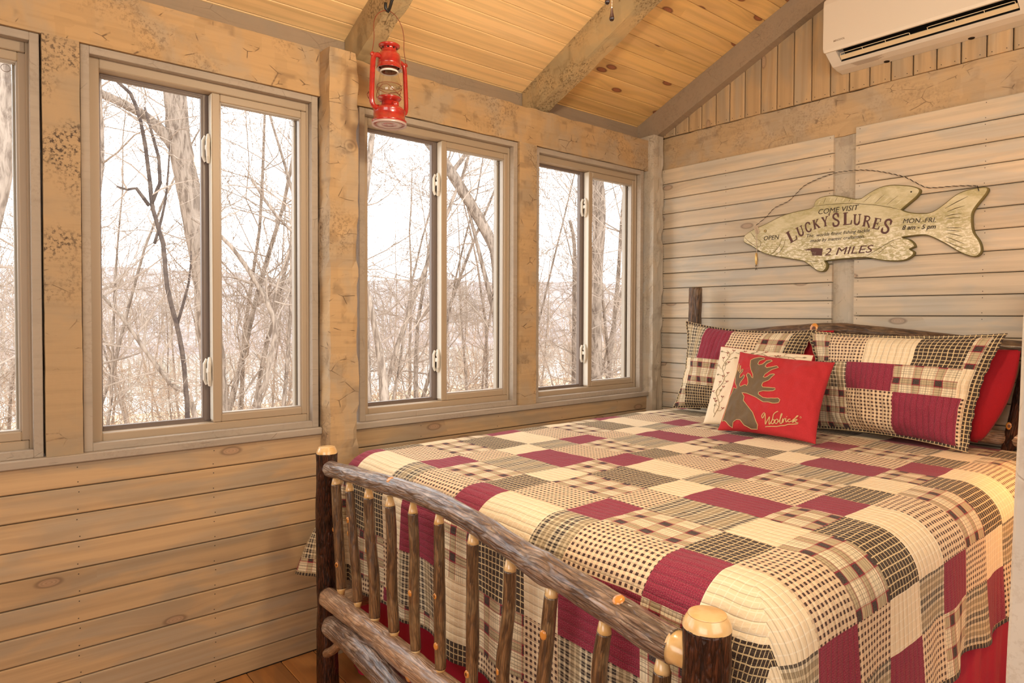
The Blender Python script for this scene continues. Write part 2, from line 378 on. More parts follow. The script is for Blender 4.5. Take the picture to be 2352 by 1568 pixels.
def hewn(name, a, b, axis, mat, amp=.004, seg=.035, label=None, parent=None, kind='structure', facet=.0, nside=5, seed=0):
    """timber between corners a,b: perimeter grid swept along an axis with hand-cut unevenness"""
    a = Vector(a); b = Vector(b); ax = 'xyz'.index(axis); u, v = [i for i in range(3) if i != ax]
    L = b[ax]-a[ax]; n = max(2, int(abs(L)/seg)); per = []
    for i in range(nside): per.append((i/nside, 0))
    for i in range(nside): per.append((1, i/nside))
    for i in range(nside): per.append((1-i/nside, 1))
    for i in range(nside): per.append((0, 1-i/nside))
    V = []; k = len(per)
    for s in range(n+1):
        t = s/n
        for (p, q) in per:
            P = Vector((0, 0, 0)); P[ax] = a[ax]+L*t; P[u] = a[u]+(b[u]-a[u])*p; P[v] = a[v]+(b[v]-a[v])*q
            d = Vector((0, 0, 0)); d[u] = (p-.5)*2 if p in (0, 1) else 0; d[v] = (q-.5)*2 if q in (0, 1) else 0
            qn = noise.noise(P*6+Vector((seed, 0, 0)))*.6+noise.noise(P*22+Vector((0, seed, 0)))*.5
            if facet: 
                cell = noise.cell(Vector((P[ax]*13+seed, p*2, q*2))); qn += facet*(cell-.5)
            corner = -.35 if (p in (0, 1) and q in (0, 1)) else 0
            V.append(P+d*(amp*qn+amp*corner))
    F = [(s*k+j, s*k+(j+1) % k, (s+1)*k+(j+1) % k, (s+1)*k+j) for s in range(n) for j in range(k)]
    F += [tuple(range(k-1, -1, -1)), tuple(n*k+j for j in range(k))]
    me = mesh(name, V, F, mat); bm = bmesh.new(); bm.from_mesh(me); bmesh.ops.recalc_face_normals(bm, faces=bm.faces); bm.to_mesh(me); bm.free()
    o = obj(name, me, parent)
    if parent is None: tag(o, label, None, None, kind)
    return o

# ================================================================== SETTING
E_ = 3.337
YB = -2.0            # rear end of the room
XR = 3.8             # right end of the room
def ceilz(x): return 2.657+.4317*x if x < 2.6 else 2.657+.4317*(5.2-x)
ca = math.atan(.4317); cs, sn = math.cos(ca), math.sin(ca)

# ---- wall_left (window wall): sheathing with planks
wl = MB(); wl.box((-.17, YB, -.02), (-.021, E_+.15, .90)); wl.box((-.17, YB, 2.30), (-.155, E_+.15, 2.60))
wall_left = wl.build('wall_left', M['sheath']); tag(wall_left, 'window wall clad in tan stained horizontal boards', kind='structure')
rows = [(.816, .083)]; z = .816
while z > 0.01:
    h_ = min(.0914, z); rows.append((z-h_, h_)); z -= h_
nails = MB()
def nail(p, ax):
    d = Vector((0, 0, 0)); d[ax] = 1; q = Vector(p); s_ = 1 if ax == 0 else -1
    nails.tube([q-d*.001*s_, q+d*.0007*s_], .0021, 5)
for (a, b) in ((YB, 1.118), (1.236, 3.225)):
    for zb, h_ in rows:
        obj('plank', plank_mesh(b-a, h_, mat='plank'), wall_left, frame((0, a, zb), (0, 1, 0), (0, 0, 1), (1, 0, 0)))
        for yy in ([-.9, -.35, .275, .70] if a < 0 else [1.6, 2.05, 2.5, 2.95]):
            for dz in (.016, h_-.018): nail((0, yy+R.uniform(-.004, .004), zb+dz), 0)
# joined nails for the window wall
o = nails.build('nail_heads', M['nail'], wall_left); tag(o, kind='stuff')

# ---- timbers of the window wall
hewn('trim_1', (-.13, YB, 2.284), (0, 1.118, 2.475), 'y', M['beam_y'], .0015, label='rough sawn header beam over the near windows', seed=1, nside=6)
hewn('trim_2', (-.13, 1.236, 2.284), (0, 3.225, 2.475), 'y', M['beam_y'], .002, label='hand hewn header beam over the two far windows', seed=2, facet=1.3, nside=6)
hewn('trim_3', (-.10, 1.115, 0.0), (.092, 1.240, 2.463), 'z', M['beam'], .0028, label='large hewn timber post between the windows behind the lantern', seed=3, facet=1.6)
hewn('trim_4', (-.13, .190, .926), (.002, .292, 2.286), 'z', M['rough'], .002, label='rough stained window post at the left, dark speckled', seed=4)
hewn('trim_5', (-.13, 2.186, .926), (.002, 2.305, 2.286), 'z', M['beam'], .002, label='flat stained post between the two far windows', seed=5)
hewn('trim_6', (-.10, 3.222, 0), (.045, 3.318, 2.50), 'z', M['stud'], .003, label='wavy hewn post in the corner of the two walls', seed=6, facet=1.6)
t = MB(); t.box((-.16, YB, 2.44), (-.134, E_, 2.592)); o = t.build('trim_7', M['trimb']); tag(o, 'grey brown board between header beam and ceiling', kind='structure')
for i, (a, b) in enumerate(((YB, 1.115), (1.24, 3.222))):
    t = MB(); t.box((-.12, a, .899), (.018, b, .926), .003)
    o = t.build('trim_%d' % (8+i), M['stop']); tag(o, ['narrow grey window sill board along the near windows', 'narrow grey window sill board behind the bed'][i], kind='structure')

# ---- windows
def ring(mb, y0, y1, z0, z1, w, x0, x1, c=.0015, wb=None):
    mb.box((x0, y0, z0), (x1, y0+w, z1), c); mb.box((x0, y1-w, z0), (x1, y1, z1), c)
    mb.box((x0, y0+w, z1-w), (x1, y1-w, z1), c); mb.box((x0, y0+w, z0), (x1, y1-w, z0+(wb or w)), c)
def torus(mb, c, r, r2, ax='x', n=18, a0=0, a1=2*PI):
    P = []
    for i in range(n+1):
        t = a0+(a1-a0)*i/n; P.append((c[0], c[1]+r*math.cos(t), c[2]+r*math.sin(t)) if ax == 'x' else (c[0]+r*math.cos(t), c[1], c[2]+r*math.sin(t)))
    mb.tube(P, r2, 5, False)
def window(i, y0, y1, label):
    w = empty('window_%d' % i, (0, 0, 0)); tag(w, label, kind='structure')
    z0, z1 = .926, 2.284; c = y1-.40 if y1-y0 < .85 else (y0+y1)/2+.005
    b = MB(); ring(b, y0+.002, y1-.002, z0, z1-.001, .026, -.042, -.010); b.build('stop_strip', M['stop'], w)
    b = MB(); zt_ = z1-.002
    b.box((-.130, y0+.004, z0), (-.046, y0+.060, zt_), .003); b.box((-.130, y1-.036, z0), (-.046, y1-.004, zt_), .003)
    b.box((-.130, y0+.060, zt_-.056), (-.046, y1-.036, zt_), .003); b.box((-.130, y0+.060, z0), (-.046, y1-.036, z0+.052), .003); b.build('window_frame', M['vinyl'], w)
    b = MB(); ring(b, y0+.058, y1-.050, z0+.050, z1-.056, .010, -.128, -.098); b.build('outer_track', M['vinyl_in'], w)
    b = MB(); b.box((-.127, y1-.068, z0+.058), (-.100, y1-.036, z1-.064), .002); b.build('screen_edge', M['vinyl_mid'], w)
    # fixed light, left half
    f0, f1 = y0+.064, c-.012
    f = MB(); f.box((-.128, c-.022, z0+.056), (-.096, c+.016, z1-.058), .002); fx = f.build('meeting_stile', M['vinyl_in'], w)
    f = MB(); ring(f, y0+.060, c-.016, z0+.058, z1-.062, .010, -.120, -.100, .001); f.build('glazing_bead', M['vinyl_in'], w)
    f = MB(); f.box((-.111, y0+.066, z0+.064), (-.107, c-.020, z1-.068)); f.build('pane', M['glass'], w)
    # sliding sash, right half
    s = MB(); ring(s, c, y1-.026, z0+.052, z1-.058, .030, -.092, -.052, .003); sa = s.build('sash', M['vinyl'], w)
    s = MB(); ring(s, c+.029, y1-.055, z0+.081, z1-.087, .006, -.086, -.058, .001); s.build('glazing_strip', M['vinyl_mid'], sa)
    s = MB(); s.box((-.090, c-.0015, z0+.062), (-.054, c+.0005, z1-.064)); s.build('lit_edge_strip', M['vinyl_lt'], sa)  # pale strip paints the daylit side of the sash stile
    s = MB(); s.box((-.074, c+.031, z0+.083), (-.070, y1-.057, z1-.089)); s.build('pane', M['glass'], sa)
    for zz in (2.018, 1.171):
        l = MB()
        l.tube([(-.090, c-.012, zz+.048), (-.090, c-.0205, zz+.03), (-.090, c-.0205, zz-.03), (-.090, c-.012, zz-.048)], .007, 8)
        l.tube([(-.078, c-.004, zz+.052), (-.066, c-.010, zz+.03), (-.062, c-.012, zz), (-.066, c-.010, zz-.03), (-.078, c-.004, zz-.052)], .008, 8)
        l.box((-.095, c-.018, zz-.006), (-.060, c-.004, zz+.014), .003); l.box((-.084, c-.014, zz+.020), (-.060, c-.002, zz+.036), .003)
        l.build('latch', M['vinyl_lt'], sa)
    l = MB()
    for yy in (c+.052, y1-.085): torus(l, (-.0695, yy, z1-.112), .012, .0009)
    l.build('clip_ring', M['vinyl_in'], sa)
    return w
window(1, -.70, .187, 'sliding window cut off at the left edge of the picture')
window(2, .292, 1.113, 'large sliding window left of the big timber post')
window(3, 1.294, 2.184, 'sliding window behind the red lantern')
window(4, 2.305, 3.195, 'sliding window nearest the corner')
window(5, -1.9, -.80, 'sliding window farther left, beyond the picture')
t = MB(); t.box((-.13, -.80, .926), (0, -.70, 2.284)); o = t.build('trim_10', M['rough']); tag(o, 'plain post beyond the left edge of the picture', kind='structure')

# ---- wall_back (headboard wall)
wb = MB(); wb.box((-.16, E_+.045, -.02), (XR, E_+.16, 2.50))
V = [(-.16, E_+.045, 2.5), (-.16, E_+.16, 2.5), (XR, E_+.045, 2.5), (XR, E_+.16, 2.5), (-.16, E_+.045, 2.58), (-.16, E_+.16, 2.58), (2.6, E_+.045, ceilz(2.6)), (2.6, E_+.16, ceilz(2.6)), (XR, E_+.045, ceilz(XR)), (XR, E_+.16, ceilz(XR))]
wb.add(V, [(0, 4, 6, 8, 2), (1, 3, 9, 7, 5), (0, 1, 5, 4), (4, 5, 7, 6), (6, 7, 9, 8), (8, 9, 3, 2)])
wall_back = wb.build('wall_back', M['sheath']); tag(wall_back, 'headboard wall clad in grey stained horizontal boards', kind='structure')
nails = MB()
def hp(x0, x1, ztop, nrow, xs):
    z = ztop
    for i in range(nrow):
        h_ = .0925 if z > .0925 else z
        if h_ < .01: break
        z -= h_
        obj('plank', plank_mesh(x1-x0, h_, .02, 'plank_head'), wall_back, frame((x0, E_, z), (1, 0, 0), (0, 0, 1), (0, -1, 0)))
        for xx in xs:
            for dz in (.014, h_-.014): nail((xx+R.uniform(-.003, .003), E_, z+dz), 1)
hp(.004, 1.081, 2.304, 26, (.035, .47, 1.062))
hp(1.188, XR, 2.320, 26, (1.205, 1.725, 2.3))
gx = [.02, .113, .209, .300, .397, .487, .582, .679, .772, .866, .961, 1.057, 1.150, 1.246, 1.341, 1.436, 1.532, 1.626, 1.721, 1.814]
while gx[-1] < 2.6: gx.append(gx[-1]+.094)
for a, b in zip(gx, gx[1:]):
    # vertical boards: local X up, local Y along +x -> mirrored, so run Y along -x
    L0 = ceilz(b)-2.50-.01
    obj('plank', plank_mesh(L0, b-a, .02, 'gable', .005, .0022, -.4317), wall_back, frame((b, E_+.001, 2.501), (0, 0, 1), (-1, 0, 0), (0, -1, 0)))
    for dx in (.02, .072): nail((a+dx, E_, 2.515), 1)
o = nails.build('nail_heads', M['nail'], wall_back); tag(o, kind='stuff')
hewn('trim_11', (-.06, E_+.010, 2.29), (XR, E_+.12, 2.5005), 'x', M['beam_x'], .0015, label='hewn horizontal beam across the headboard wall', seed=11, facet=1.5, nside=6)
hewn('trim_12', (1.075, E_+.020, 0), (1.195, E_+.12, 2.30), 'z', M['stud'], .002, label='recessed grey vertical stud in the headboard wall', seed=12)
# rake trim following the roof slope
V = []; n = 90
for i in range(n+1):
    x = -.134+(2.6+.134)*i/n; top = ceilz(x)-.001; low = 2.500+.443*x if x > -.02 else 2.491
    w_ = .002*noise.noise(Vector((x*14, 0, 0)))
    for (y, zz) in ((E_-.055+w_, low+w_), (E_-.055+w_, top), (E_+.02, top), (E_+.02, low)): V.append((x, y, zz))
F = [(i*4+j, i*4+(j+1) % 4, i*4+4+(j+1) % 4, i*4+4+j) for i in range(n) for j in range(4)]+[(3, 2, 1, 0), (n*4, n*4+1, n*4+2, n*4+3)]
o = obj('trim_13', mesh('trim_13', V, F, M['trimb'])); tag(o, 'sloping grey brown trim where ceiling meets the headboard wall', kind='structure')

# ---- ceiling
t = MB(); nrm = Vector((-sn, 0, cs))
p0, p1 = Vector((-.20, YB, ceilz(-.20))), Vector((2.6, YB, ceilz(2.6)))
V = [p0+nrm*.022, p1+nrm*.022, p1+nrm*.06, p0+nrm*.06]; V += [v+Vector((0, E_+.1-YB, 0)) for v in V]
t.add(V, [(0, 1, 2, 3), (7, 6, 5, 4), (0, 4, 5, 1), (1, 5, 6, 2), (2, 6, 7, 3), (3, 7, 4, 0)])
p0, p1 = Vector((2.6, YB, ceilz(2.6))), Vector((XR+.05, YB, ceilz(XR+.05))); n2 = Vector((sn, 0, cs))
V = [p0, p1, p1+n2*.05, p0+n2*.05]; V += [v+Vector((0, E_+.1-YB, 0)) for v in V]
t.add(V, [(0, 1, 2, 3), (7, 6, 5, 4), (0, 4, 5, 1), (1, 5, 6, 2), (2, 6, 7, 3), (3, 7, 4, 0)])
ceiling = t.build('ceiling', M['sheath']); tag(ceiling, 'sloping ceiling of honey coloured pine boards', kind='structure')
pw = .0865/cs; xk = -.2216
while xk < 2.56:
    for (a, b, mt) in ((YB, .19, 'ceil'), (.19, 1.322, 'ceil'), (1.322, 2.36, 'ceil'), (2.36, E_+.04, 'ceilk')):
        obj('plank', plank_mesh(b-a, pw, .02, mt, .003, .0008), ceiling, frame((xk, a, ceilz(xk)), (0, 1, 0), (cs, 0, sn), (sn, 0, -cs)))
    xk += .0865
# rafters
def rafter(y0, y1, dep, label, nm, seed):
    V = []; n = 80; k = 4; xs = -.13
    per = [(y0, 0), (y0, dep*.5), (y0, dep), ((y0+y1)/2, dep), (y1, dep), (y1, dep*.5), (y1, 0), ((y0+y1)/2, 0)]
    for i in range(n+1):
        x = xs+(2.66-xs)*i/n
        for (y, d) in per:
            P = Vector((x, y, ceilz(min(x, 2.599))-.001-d*1.0)) 
            if d > 0: 
                P.y += .006*noise.noise(P*7+Vector((seed, 0, 0)))+.003*noise.noise(P*25)
                P.z += .006*noise.noise(P*7+Vector((0, seed, 0)))+.003*noise.noise(P*25+Vector((3, 3, 3)))
            P.z = max(P.z, 2.476)
            V.append(P)
    k = len(per)
    F = [(i*k+j, i*k+(j+1) % k, (i+1)*k+(j+1) % k, (i+1)*k+j) for i in range(n) for j in range(k)]+[tuple(range(k-1, -1, -1)), tuple(n*k+j for j in range(k))]
    me = mesh(nm, V, F, M['raft']); bm = bmesh.new(); bm.from_mesh(me); bmesh.ops.recalc_face_normals(bm, faces=bm.faces); bm.to_mesh(me); bm.free()
    tag(obj(nm, me), label, kind='structure')
rafter(1.287, 1.360, .160, 'hewn rafter above the red lantern', 'trim_14', 3)
rafter(2.313, 2.404, .165, 'hewn rafter between lantern and headboard wall', 'trim_15', 9)
rafter(.14, .21, .150, 'hewn rafter over the near windows, above the picture', 'trim_16', 15)

# ---- floor
t = MB(); t.box((-.17, YB, -.08), (XR, E_+.15, -.02)); floor = t.build('floor', M['sheath']); tag(floor, 'orange brown varnished board floor', kind='structure')
y = YB
while y < E_:
    w_ = .134; 
    obj('plank', plank_mesh(XR-.0, w_, .02, 'floor', .002, .001), floor, frame((XR, y, 0), (-1, 0, 0), (0, 1, 0), (0, 0, 1)) if False else frame((0, y, 0), (1, 0, 0), (0, 1, 0), (0, 0, 1)))
    y += w_
# ---- remaining walls
t = MB(); t.box((-.17, YB-.1, -.02), (XR+.05, YB, 4.0)); o = t.build('wall_rear', M['plank']); tag(o, 'wall behind the camera', kind='structure')
t = MB(); t.box((XR, YB, -.02), (XR+.1, E_+.1, 3.2)); o = t.build('wall_right', M['plank']); tag(o, 'wall to the right of the camera', kind='structure')
# pale rough post at the right edge, close to the camera
V = []; n = 90
for i in range(n+1):
    z = 3.28*i/n
    ex = 2.343 if z > 1.38 else 2.343-.0125*(1.38-z)/.53
    if z > 1.38: ex += .09*(z-1.38)**1.1
    ex += .0012*noise.noise(Vector((z*9, 0, 0)))+.0006*noise.noise(Vector((z*40, 3, 0)))
    for (x, y) in ((ex, 1.17), (ex+.004, 1.166), (2.62, 1.166), (2.62, 1.26), (ex, 1.26)): V.append((x, y, z))
F = [(i*5+j, i*5+(j+1) % 5, i*5+5+(j+1) % 5, i*5+5+j) for i in range(n) for j in range(5)]+[(4, 3, 2, 1, 0), tuple(n*5+j for j in range(5))]
me = mesh('trim_17', V, F, M['jamb']); bm = bmesh.new(); bm.from_mesh(me); bmesh.ops.recalc_face_normals(bm, faces=bm.faces); bm.to_mesh(me); bm.free()
tag(obj('trim_17', me), 'pale rough post edge at the right side of the picture', kind='structure')
# ================================================================== BED
bed = empty('log_bed', (1.14, .99, 0)); tag(bed, 'rustic log bed with bark-covered rails, spindles and posts', 'bed')
BI = Matrix.Translation((-1.14, -.99, 0))
def bp(mb, name, mat, parent=None, smooth=True):
    """bed part, built in world coordinates and hung on the bed"""
    o = mb.build(name, mat, parent or bed, smooth)
    if parent is None: o.matrix_local = BI
    return o
def log(P, step=.012, n=26, nz=.10, seed=0.0, flat=1.0):
    Q = smoothpath(P, step); mb = MB()
    mb.tube([q[:3] for q in Q], [q[3] if len(q) > 3 else .03 for q in Q], n, True, nz, seed, flat=flat); return mb
def V4(*a): return a
def path4(L): return [Vector((p[0], p[1], p[2], p[3])) for p in L]
def post(x, y, h, r, label, seed, cap=True, bark='bark_post'):
    P = path4([(x, y, .0, r*1.05), (x+.004, y, h*.3, r), (x-.003, y, h*.6, r*1.0), (x, y, h-.0345, r*.98)]+([] if cap else [(x, y, h-.022, r*.93)]))
    o = bp(log(P, .009, 34, .09, seed), 'post', M[bark]); tag(o, label)
    if cap:
        c = MB(); c.lathe([(r*.985, -.001), (r*.965, .005), (r*.89, .0125), (r*.775, .0205)], 36, (x, y, h-.0345), False); c.lathe([(r*.775, .0205), (r*.765, .0222), (r*.74, .0226)], 36, (x, y, h-.0345)); bp(c, 'peeled_top', M['peel'], o)
    return o
pl = post(.345, .99, .925, .0375, 'slim dark bark foot post beside the window wall', 1)
pr = post(1.940, .99, .878, .0435, 'thick dark bark foot post nearest the camera', 2)
hl = post(.353, 3.22, 1.578, .0385, 'tall bark headboard post beside the corner', 3, False, 'bark_head')
hr = post(1.975, 3.22, 1.52, .0385, 'headboard post hidden behind the pale door post', 4, False, 'bark_head')
def knot(parent, p, nrm, r, dark=True):
    n = Vector(nrm).normalized(); t = n.orthogonal().normalized(); b = n.cross(t); mb = MB(); c = Vector(p)
    K = 12; V = []
    for (q, h) in ((1.0, -.002), (.85, .0018), (.45, .0024)):
        for i in range(K):
            a = 2*PI*i/K; e = t*math.cos(a)*q*r+b*math.sin(a)*q*r; e.z *= 1.35; V.append(c+e+n*h)
    F = [(i*K+j, i*K+(j+1) % K, i*K+K+(j+1) % K, i*K+K+j) for i in range(2) for j in range(K)]+[tuple(2*K+j for j in range(K))]
    mb.add(V, F); heart = R.random() < .5
    o = obj('knot', mesh('knot', mb.V, mb.F, [M['knotw'], M['knotd']], True, [0]*K+[0]*K+[1 if heart else 0]), parent)
    return o
# rails of the footboard
rail = [(.368, .986, .841, .020), (.376, .986, .841, .0265), (.416, .985, .842, .028), (.60, .985, .855, .0275), (.82, .987, .866, .030), (.92, .987, .872, .0275), (1.064, .988, .872, .029), (1.267, .988, .857, .0295), (1.438, .988, .830, .031), (1.52, .988, .820, .035), (1.585, .988, .815, .032), (1.711, .988, .799, .033), (1.80, .988, .787, .034), (1.873, .988, .781, .0335)]
o = bp(log(path4(rail), .008, 36, .10, 5), 'top_rail', M['bark_rail']); tag(o, 'thick arched silvery bark rail')
mb = MB(); mb.tube([(1.871, .988, .781), (1.880, .988, .781), (1.925, .989, .778)], [.0325, .029, .026], 24); bp(mb, 'tenon', M['peel'], o, True)
knot(o, (1.745, .978, .829), (0, -.3, 1), .013); knot(o, (.84, .972, .893), (0, -.4, 1), .012)
o = bp(log(path4([(.386, .974, .386, .025), (.396, .974, .386, .033), (.43, .972, .386, .036), (.70, .975, .384, .034), (.95, .978, .376, .037), (1.2, .98, .378, .034), (1.6, .98, .386, .035), (1.93, .985, .380, .033)]), .01, 30, .07, 8), 'middle_rail', M['bark_mid'])
knot(o, (.99, .945, .365), (0, -1, -.1), .014)
o = bp(log(path4([(.462, .945, .318, .020), (.472, .945, .320, .032), (.52, .945, .325, .038), (.62, .945, .327, .037), (.74, .945, .322, .040), (.87, .948, .302, .038), (1.15, .95, .268, .036), (1.5, .955, .245, .036), (1.75, .96, .26, .037), (1.92, .965, .285, .035)]), .01, 30, .09, 12), 'lower_rail', M['bark_rail']); tag(o, 'curved grey bark stretcher log')
mb = log(path4([(.385, .970, .180, .0155), (.47, .955, .230, .015), (.555, .945, .292, .0145)]), .01, 14, .06, 3); bp(mb, 'brace', M['bark_mid'])
SP = [(.426, .821, .467, .426), (.533, .819, .593, .421), (.672, .827, .715, .412), (.812, .831, .838, .412), (.948, .841, .963, .405), (1.086, .845, 1.094, .405), (1.245, .833, 1.238, .405), (1.395, .808, 1.368, .412), (1.540, .794, 1.498, .412), (1.699, .772, 1.672, .412), (1.845, .752, 1.850, .41)]
kn = [[.55, .25], [.72, .60], [.55], [.35], [.42], [.18, .5], [.15], [.30, .2], [.72], [.5], []]
for i, (xt, zt, xb_, zb_) in enumerate(SP):
    r = R.choice([.0155, .0165, .0175]); w = R.uniform(-.008, .008)
    zt -= .012; x = lambda t: xb_+(xt-xb_)*t
    z = lambda t: zb_+(zt-zb_)*t
    P = [(x(0), .988, z(0)+.012, r*1.02), (x(.35)+w, .988, z(.35), r*1.04), (x(.7)-w*.6, .988, z(.7), r), (x(1), .988, z(1)-.016, r*.97)]
    o = bp(log(path4(P), .008, 18, .12, 20+i*3), 'spindle', M['bark_spin'])
    for (za, zc) in ((z(1)-.018, z(1)+.014), (z(0)+.014, z(0)-.016)):
        xx = x(1) if za > .6 else x(0)
        mb = MB(); mb.tube([(xx, .988, za), (xx, .988, za+(zc-za)*.25), (xx, .988, zc)], [r*.97, r*.86, r*.55], 16); bp(mb, 'tenon', M['peel'], o, True)
    for kq in kn[i]:
        ang = R.uniform(-.9, .5); nn = (math.sin(ang), -math.cos(ang), 0)
        knot(o, (x(kq)+w*.3+nn[0]*r*1.03, .988+nn[1]*r*1.03, z(kq)), nn, R.uniform(.0065, .009))
# headboard
o = bp(log(path4([(.37, 3.215, 1.243, .027), (.642, 3.212, 1.282, .033), (.86, 3.21, 1.305, .035), (1.03, 3.21, 1.318, .036), (1.146, 3.21, 1.324, .037), (1.32, 3.21, 1.316, .034), (1.586, 3.21, 1.290, .034), (1.80, 3.212, 1.270, .033), (1.95, 3.215, 1.26, .032)]), .012, 26, .07, 40), 'headboard_rail', M['bark_head']); tag(o, 'arched brown headboard rail')
knot(o, (1.07, 3.176, 1.330), (0, -1, .2), .022)
o = bp(log(path4([(.37, 3.215, .90, .03), (1.1, 3.215, .90, .031), (1.95, 3.215, .90, .03)]), .03, 16, .07, 41), 'headboard_rail', M['bark_mid'])
for i in range(8):
    x = .50+i*.161; zt = 1.283+(.012 if 2 < i < 6 else -.02)
    r = .016; o = bp(log(path4([(x, 3.215, .92, r), (x+.004, 3.215, 1.08, r*1.05), (x, 3.215, zt-.012, r)]), .02, 12, .1, 50+i), 'spindle', M['bark_spin'])
    mb = MB(); mb.tube([(x, 3.215, zt-.014), (x, 3.215, zt+.018)], [.0155, .010], 14); bp(mb, 'tenon', M['peel'], o, True)
o = bp(log(path4([(1.845, 3.21, .82, .022), (1.872, 3.205, .96, .023), (1.91, 3.21, 1.20, .021), (1.93, 3.212, 1.25, .019)]), .012, 18, .1, 70), 'brace', M['bark_post'])
knot(o, (1.862, 3.183, .955), (.1, -1, 0), .012)
for x in (.36, 1.895):
    bp(log(path4([(x, 1.02, .34, .036), (x, 2.1, .335, .038), (x, 3.2, .34, .036)]), .03, 16, .07, x*9), 'side_rail', M['bark_mid'])

# mattress and box spring
mb = MB(); mb.box((.235, 1.135, .60), (1.965, 3.175, .850), .085); o = mb.build('mattress', M['mattress']); tag(o, 'white mattress hidden beneath the patchwork quilt', 'mattress')
mb = MB(); mb.box((.26, 1.19, .375), (1.94, 3.17, .598), .02); o = mb.build('box_spring', M['mattress']); tag(o, 'box spring under the mattress, inside the bed frame', 'box spring')

# bed skirt
pts = [(.215, 3.17)]+[(.215, 3.17-i*.02) for i in range(1, 100)]+[(.225, 1.160)]+[(.24+i*.02, 1.150) for i in range(86)]+[(1.975, 1.160)]+[(1.985, 1.18+i*.02) for i in range(100)]
V = []; F = []; nz_ = 14
for i, (x, y) in enumerate(pts):
    side = -1 if i < 100 else (0 if i < 187 else 1)
    for k in range(nz_+1):
        z = .56-(.545)*k/nz_; f = (k/nz_)
        w_ = f*(.008*math.sin(i*.62)+.009*noise.noise(Vector((i*.16, 0, f)))+.004*math.sin(i*1.7))-.004*f
        X, Y = (x+w_*side, y) if side else (x, y-w_-.006*f)
        V.append((X, Y, z))
k = nz_+1
F = [(i*k+j, (i+1)*k+j, (i+1)*k+j+1, i*k+j+1) for i in range(len(pts)-1) for j in range(nz_)]
o = obj('bed_skirt', mesh('bed_skirt', V, F, M['skirt'], True)); tag(o, 'crimson bed skirt hanging below the patchwork quilt', 'bed skirt')

# ------------------------------------------------------------------ patchwork quilt
QR = .12; XA, XB, YA = .29, 1.90, 1.21; ZT = .862
colsb = [-.185, -.055+0]   # filled below
ub = []; x = .70; w_ = [.25, .135, .245, .125]; k = 0
x0 = .70; left = []
seq = [('a', .25), ('b', .135), ('c', .24), ('d', .13)]
edges = []; x = .70; i = 0
while x < 2.6: edges.append((x, seq[i % 4][0])); x += seq[i % 4][1]; i += 1
x = .70; i = 3; pre = []
while x > -.3: x -= seq[i % 4][1]; pre.append((x, seq[i % 4][0])); i -= 1
edges = pre[::-1]+edges
rowsv = [1.24+.1725*k for k in range(-5, 13)]
TAB = {'a': ['plaid', 'dark2', 'burgundy', 'check'], 'b': ['dark', 'cream', 'plaid', 'burgundy'], 'c': ['check', 'plaid', 'dark', 'cream'], 'd': ['burgundy', 'check', 'cream', 'dark2']}
def patch(u, v):
    c = [e[1] for e in edges if e[0] <= u][-1]; r = math.floor((v-1.24)/.1725) % 4
    return TAB[c][r]
def subdiv(lo, hi, marks, step):
    m = sorted([lo]+[q for q in marks if lo+.004 < q < hi-.004]+[hi]); out = []
    for a, b in zip(m, m[1:]):
        n = max(1, round((b-a)/step)); out += [a+(b-a)*i/n for i in range(n)]
    return out+[hi]
uL, uR, vF, vH = -.16, 2.385, .662, 3.20
US = subdiv(uL, uR, [e[0] for e in edges]+[uL+.014, uR-.014], .0125); VS = subdiv(vF, vH, rowsv+[vF+.014], .0125)
def quilt_pt(u, v):
    du = max(0, XA-u, u-XB); dv = max(0, YA-v); sx = -1 if u < XA else 1
    x = min(max(u, XA), XB); y = max(v, YA)
    nz1 = .0035*noise.noise(Vector((u*7, v*7, 0)))+.0018*noise.noise(Vector((u*28, v*20, 3)))
    top = ZT+nz1-.010*max(0, (v-2.9))*2
    if du == 0 and dv == 0: return Vector((x, y, top))
    th = math.atan2(dv, du); s2 = math.sin(2*th)
    r = max(du, dv)*(1+.05*s2)
    q = QR*PI/2
    if r < q: out, down = QR*math.sin(r/QR), QR*(1-math.cos(r/QR))
    else:
        h = r-q; fl = .03
        if sx < 0 and u < XA: fl = -.02+.50*s2
        if sx > 0 and u > XB: fl = .035+.10*s2
        if dv > 0: fl += 0 if du > 0 else -.03
        out, down = QR+fl*h, QR+h*(1-(.10 if sx < 0 and u < XA else .12)*s2)
        f = min(1, h/.3); s_ = (v if du >= dv else u)+th*.12
        out += f*(.010*math.sin(s_*23+1.5*noise.noise(Vector((s_*3, 0, 5))))+.016*noise.noise(Vector((s_*6, h*2, sx*3))))
        down += f*.018*noise.noise(Vector((s_*4.5, 9, 0)))
        if s2 > .05: out += f*.012*math.sin(th*9)*s2
    if sx < 0 and u < XA and dv > .05: out = min(out, .32)
    elif sx < 0 and u < XA: out = min(out, .235)
    X_, Y_ = x+sx*math.cos(th)*out, y-math.sin(th)*out
    if Y_ > 1.10: X_ = max(X_, .104)
    return Vector((max(X_, .03), Y_, top-down))
nu, nv = len(US), len(VS); V = []; UV = []
for v in VS:
    for u in US: V.append(quilt_pt(u, v)); UV.append((u, v))
F = []; MI = []
for j in range(nv-1):
    for i in range(nu-1):
        F.append((j*nu+i, j*nu+i+1, (j+1)*nu+i+1, (j+1)*nu+i)); uc, vc = (US[i]+US[i+1])/2, (VS[j]+VS[j+1])/2
        hem = uc < uL+.014 or uc > uR-.014 or vc < vF+.014
        MI.append(KEYS.index('dark' if hem else patch(uc, vc)))
quilt = obj('patchwork_quilt', mesh('patchwork_quilt', V, F, [FQ[k] for k in KEYS], True, MI, UV))
sm = quilt.modifiers.new('thickness', 'SOLIDIFY'); sm.thickness = .007; sm.offset = -1
tag(quilt, 'patchwork quilt of burgundy, cream and dark checked rectangles spread over the bed', 'quilt')

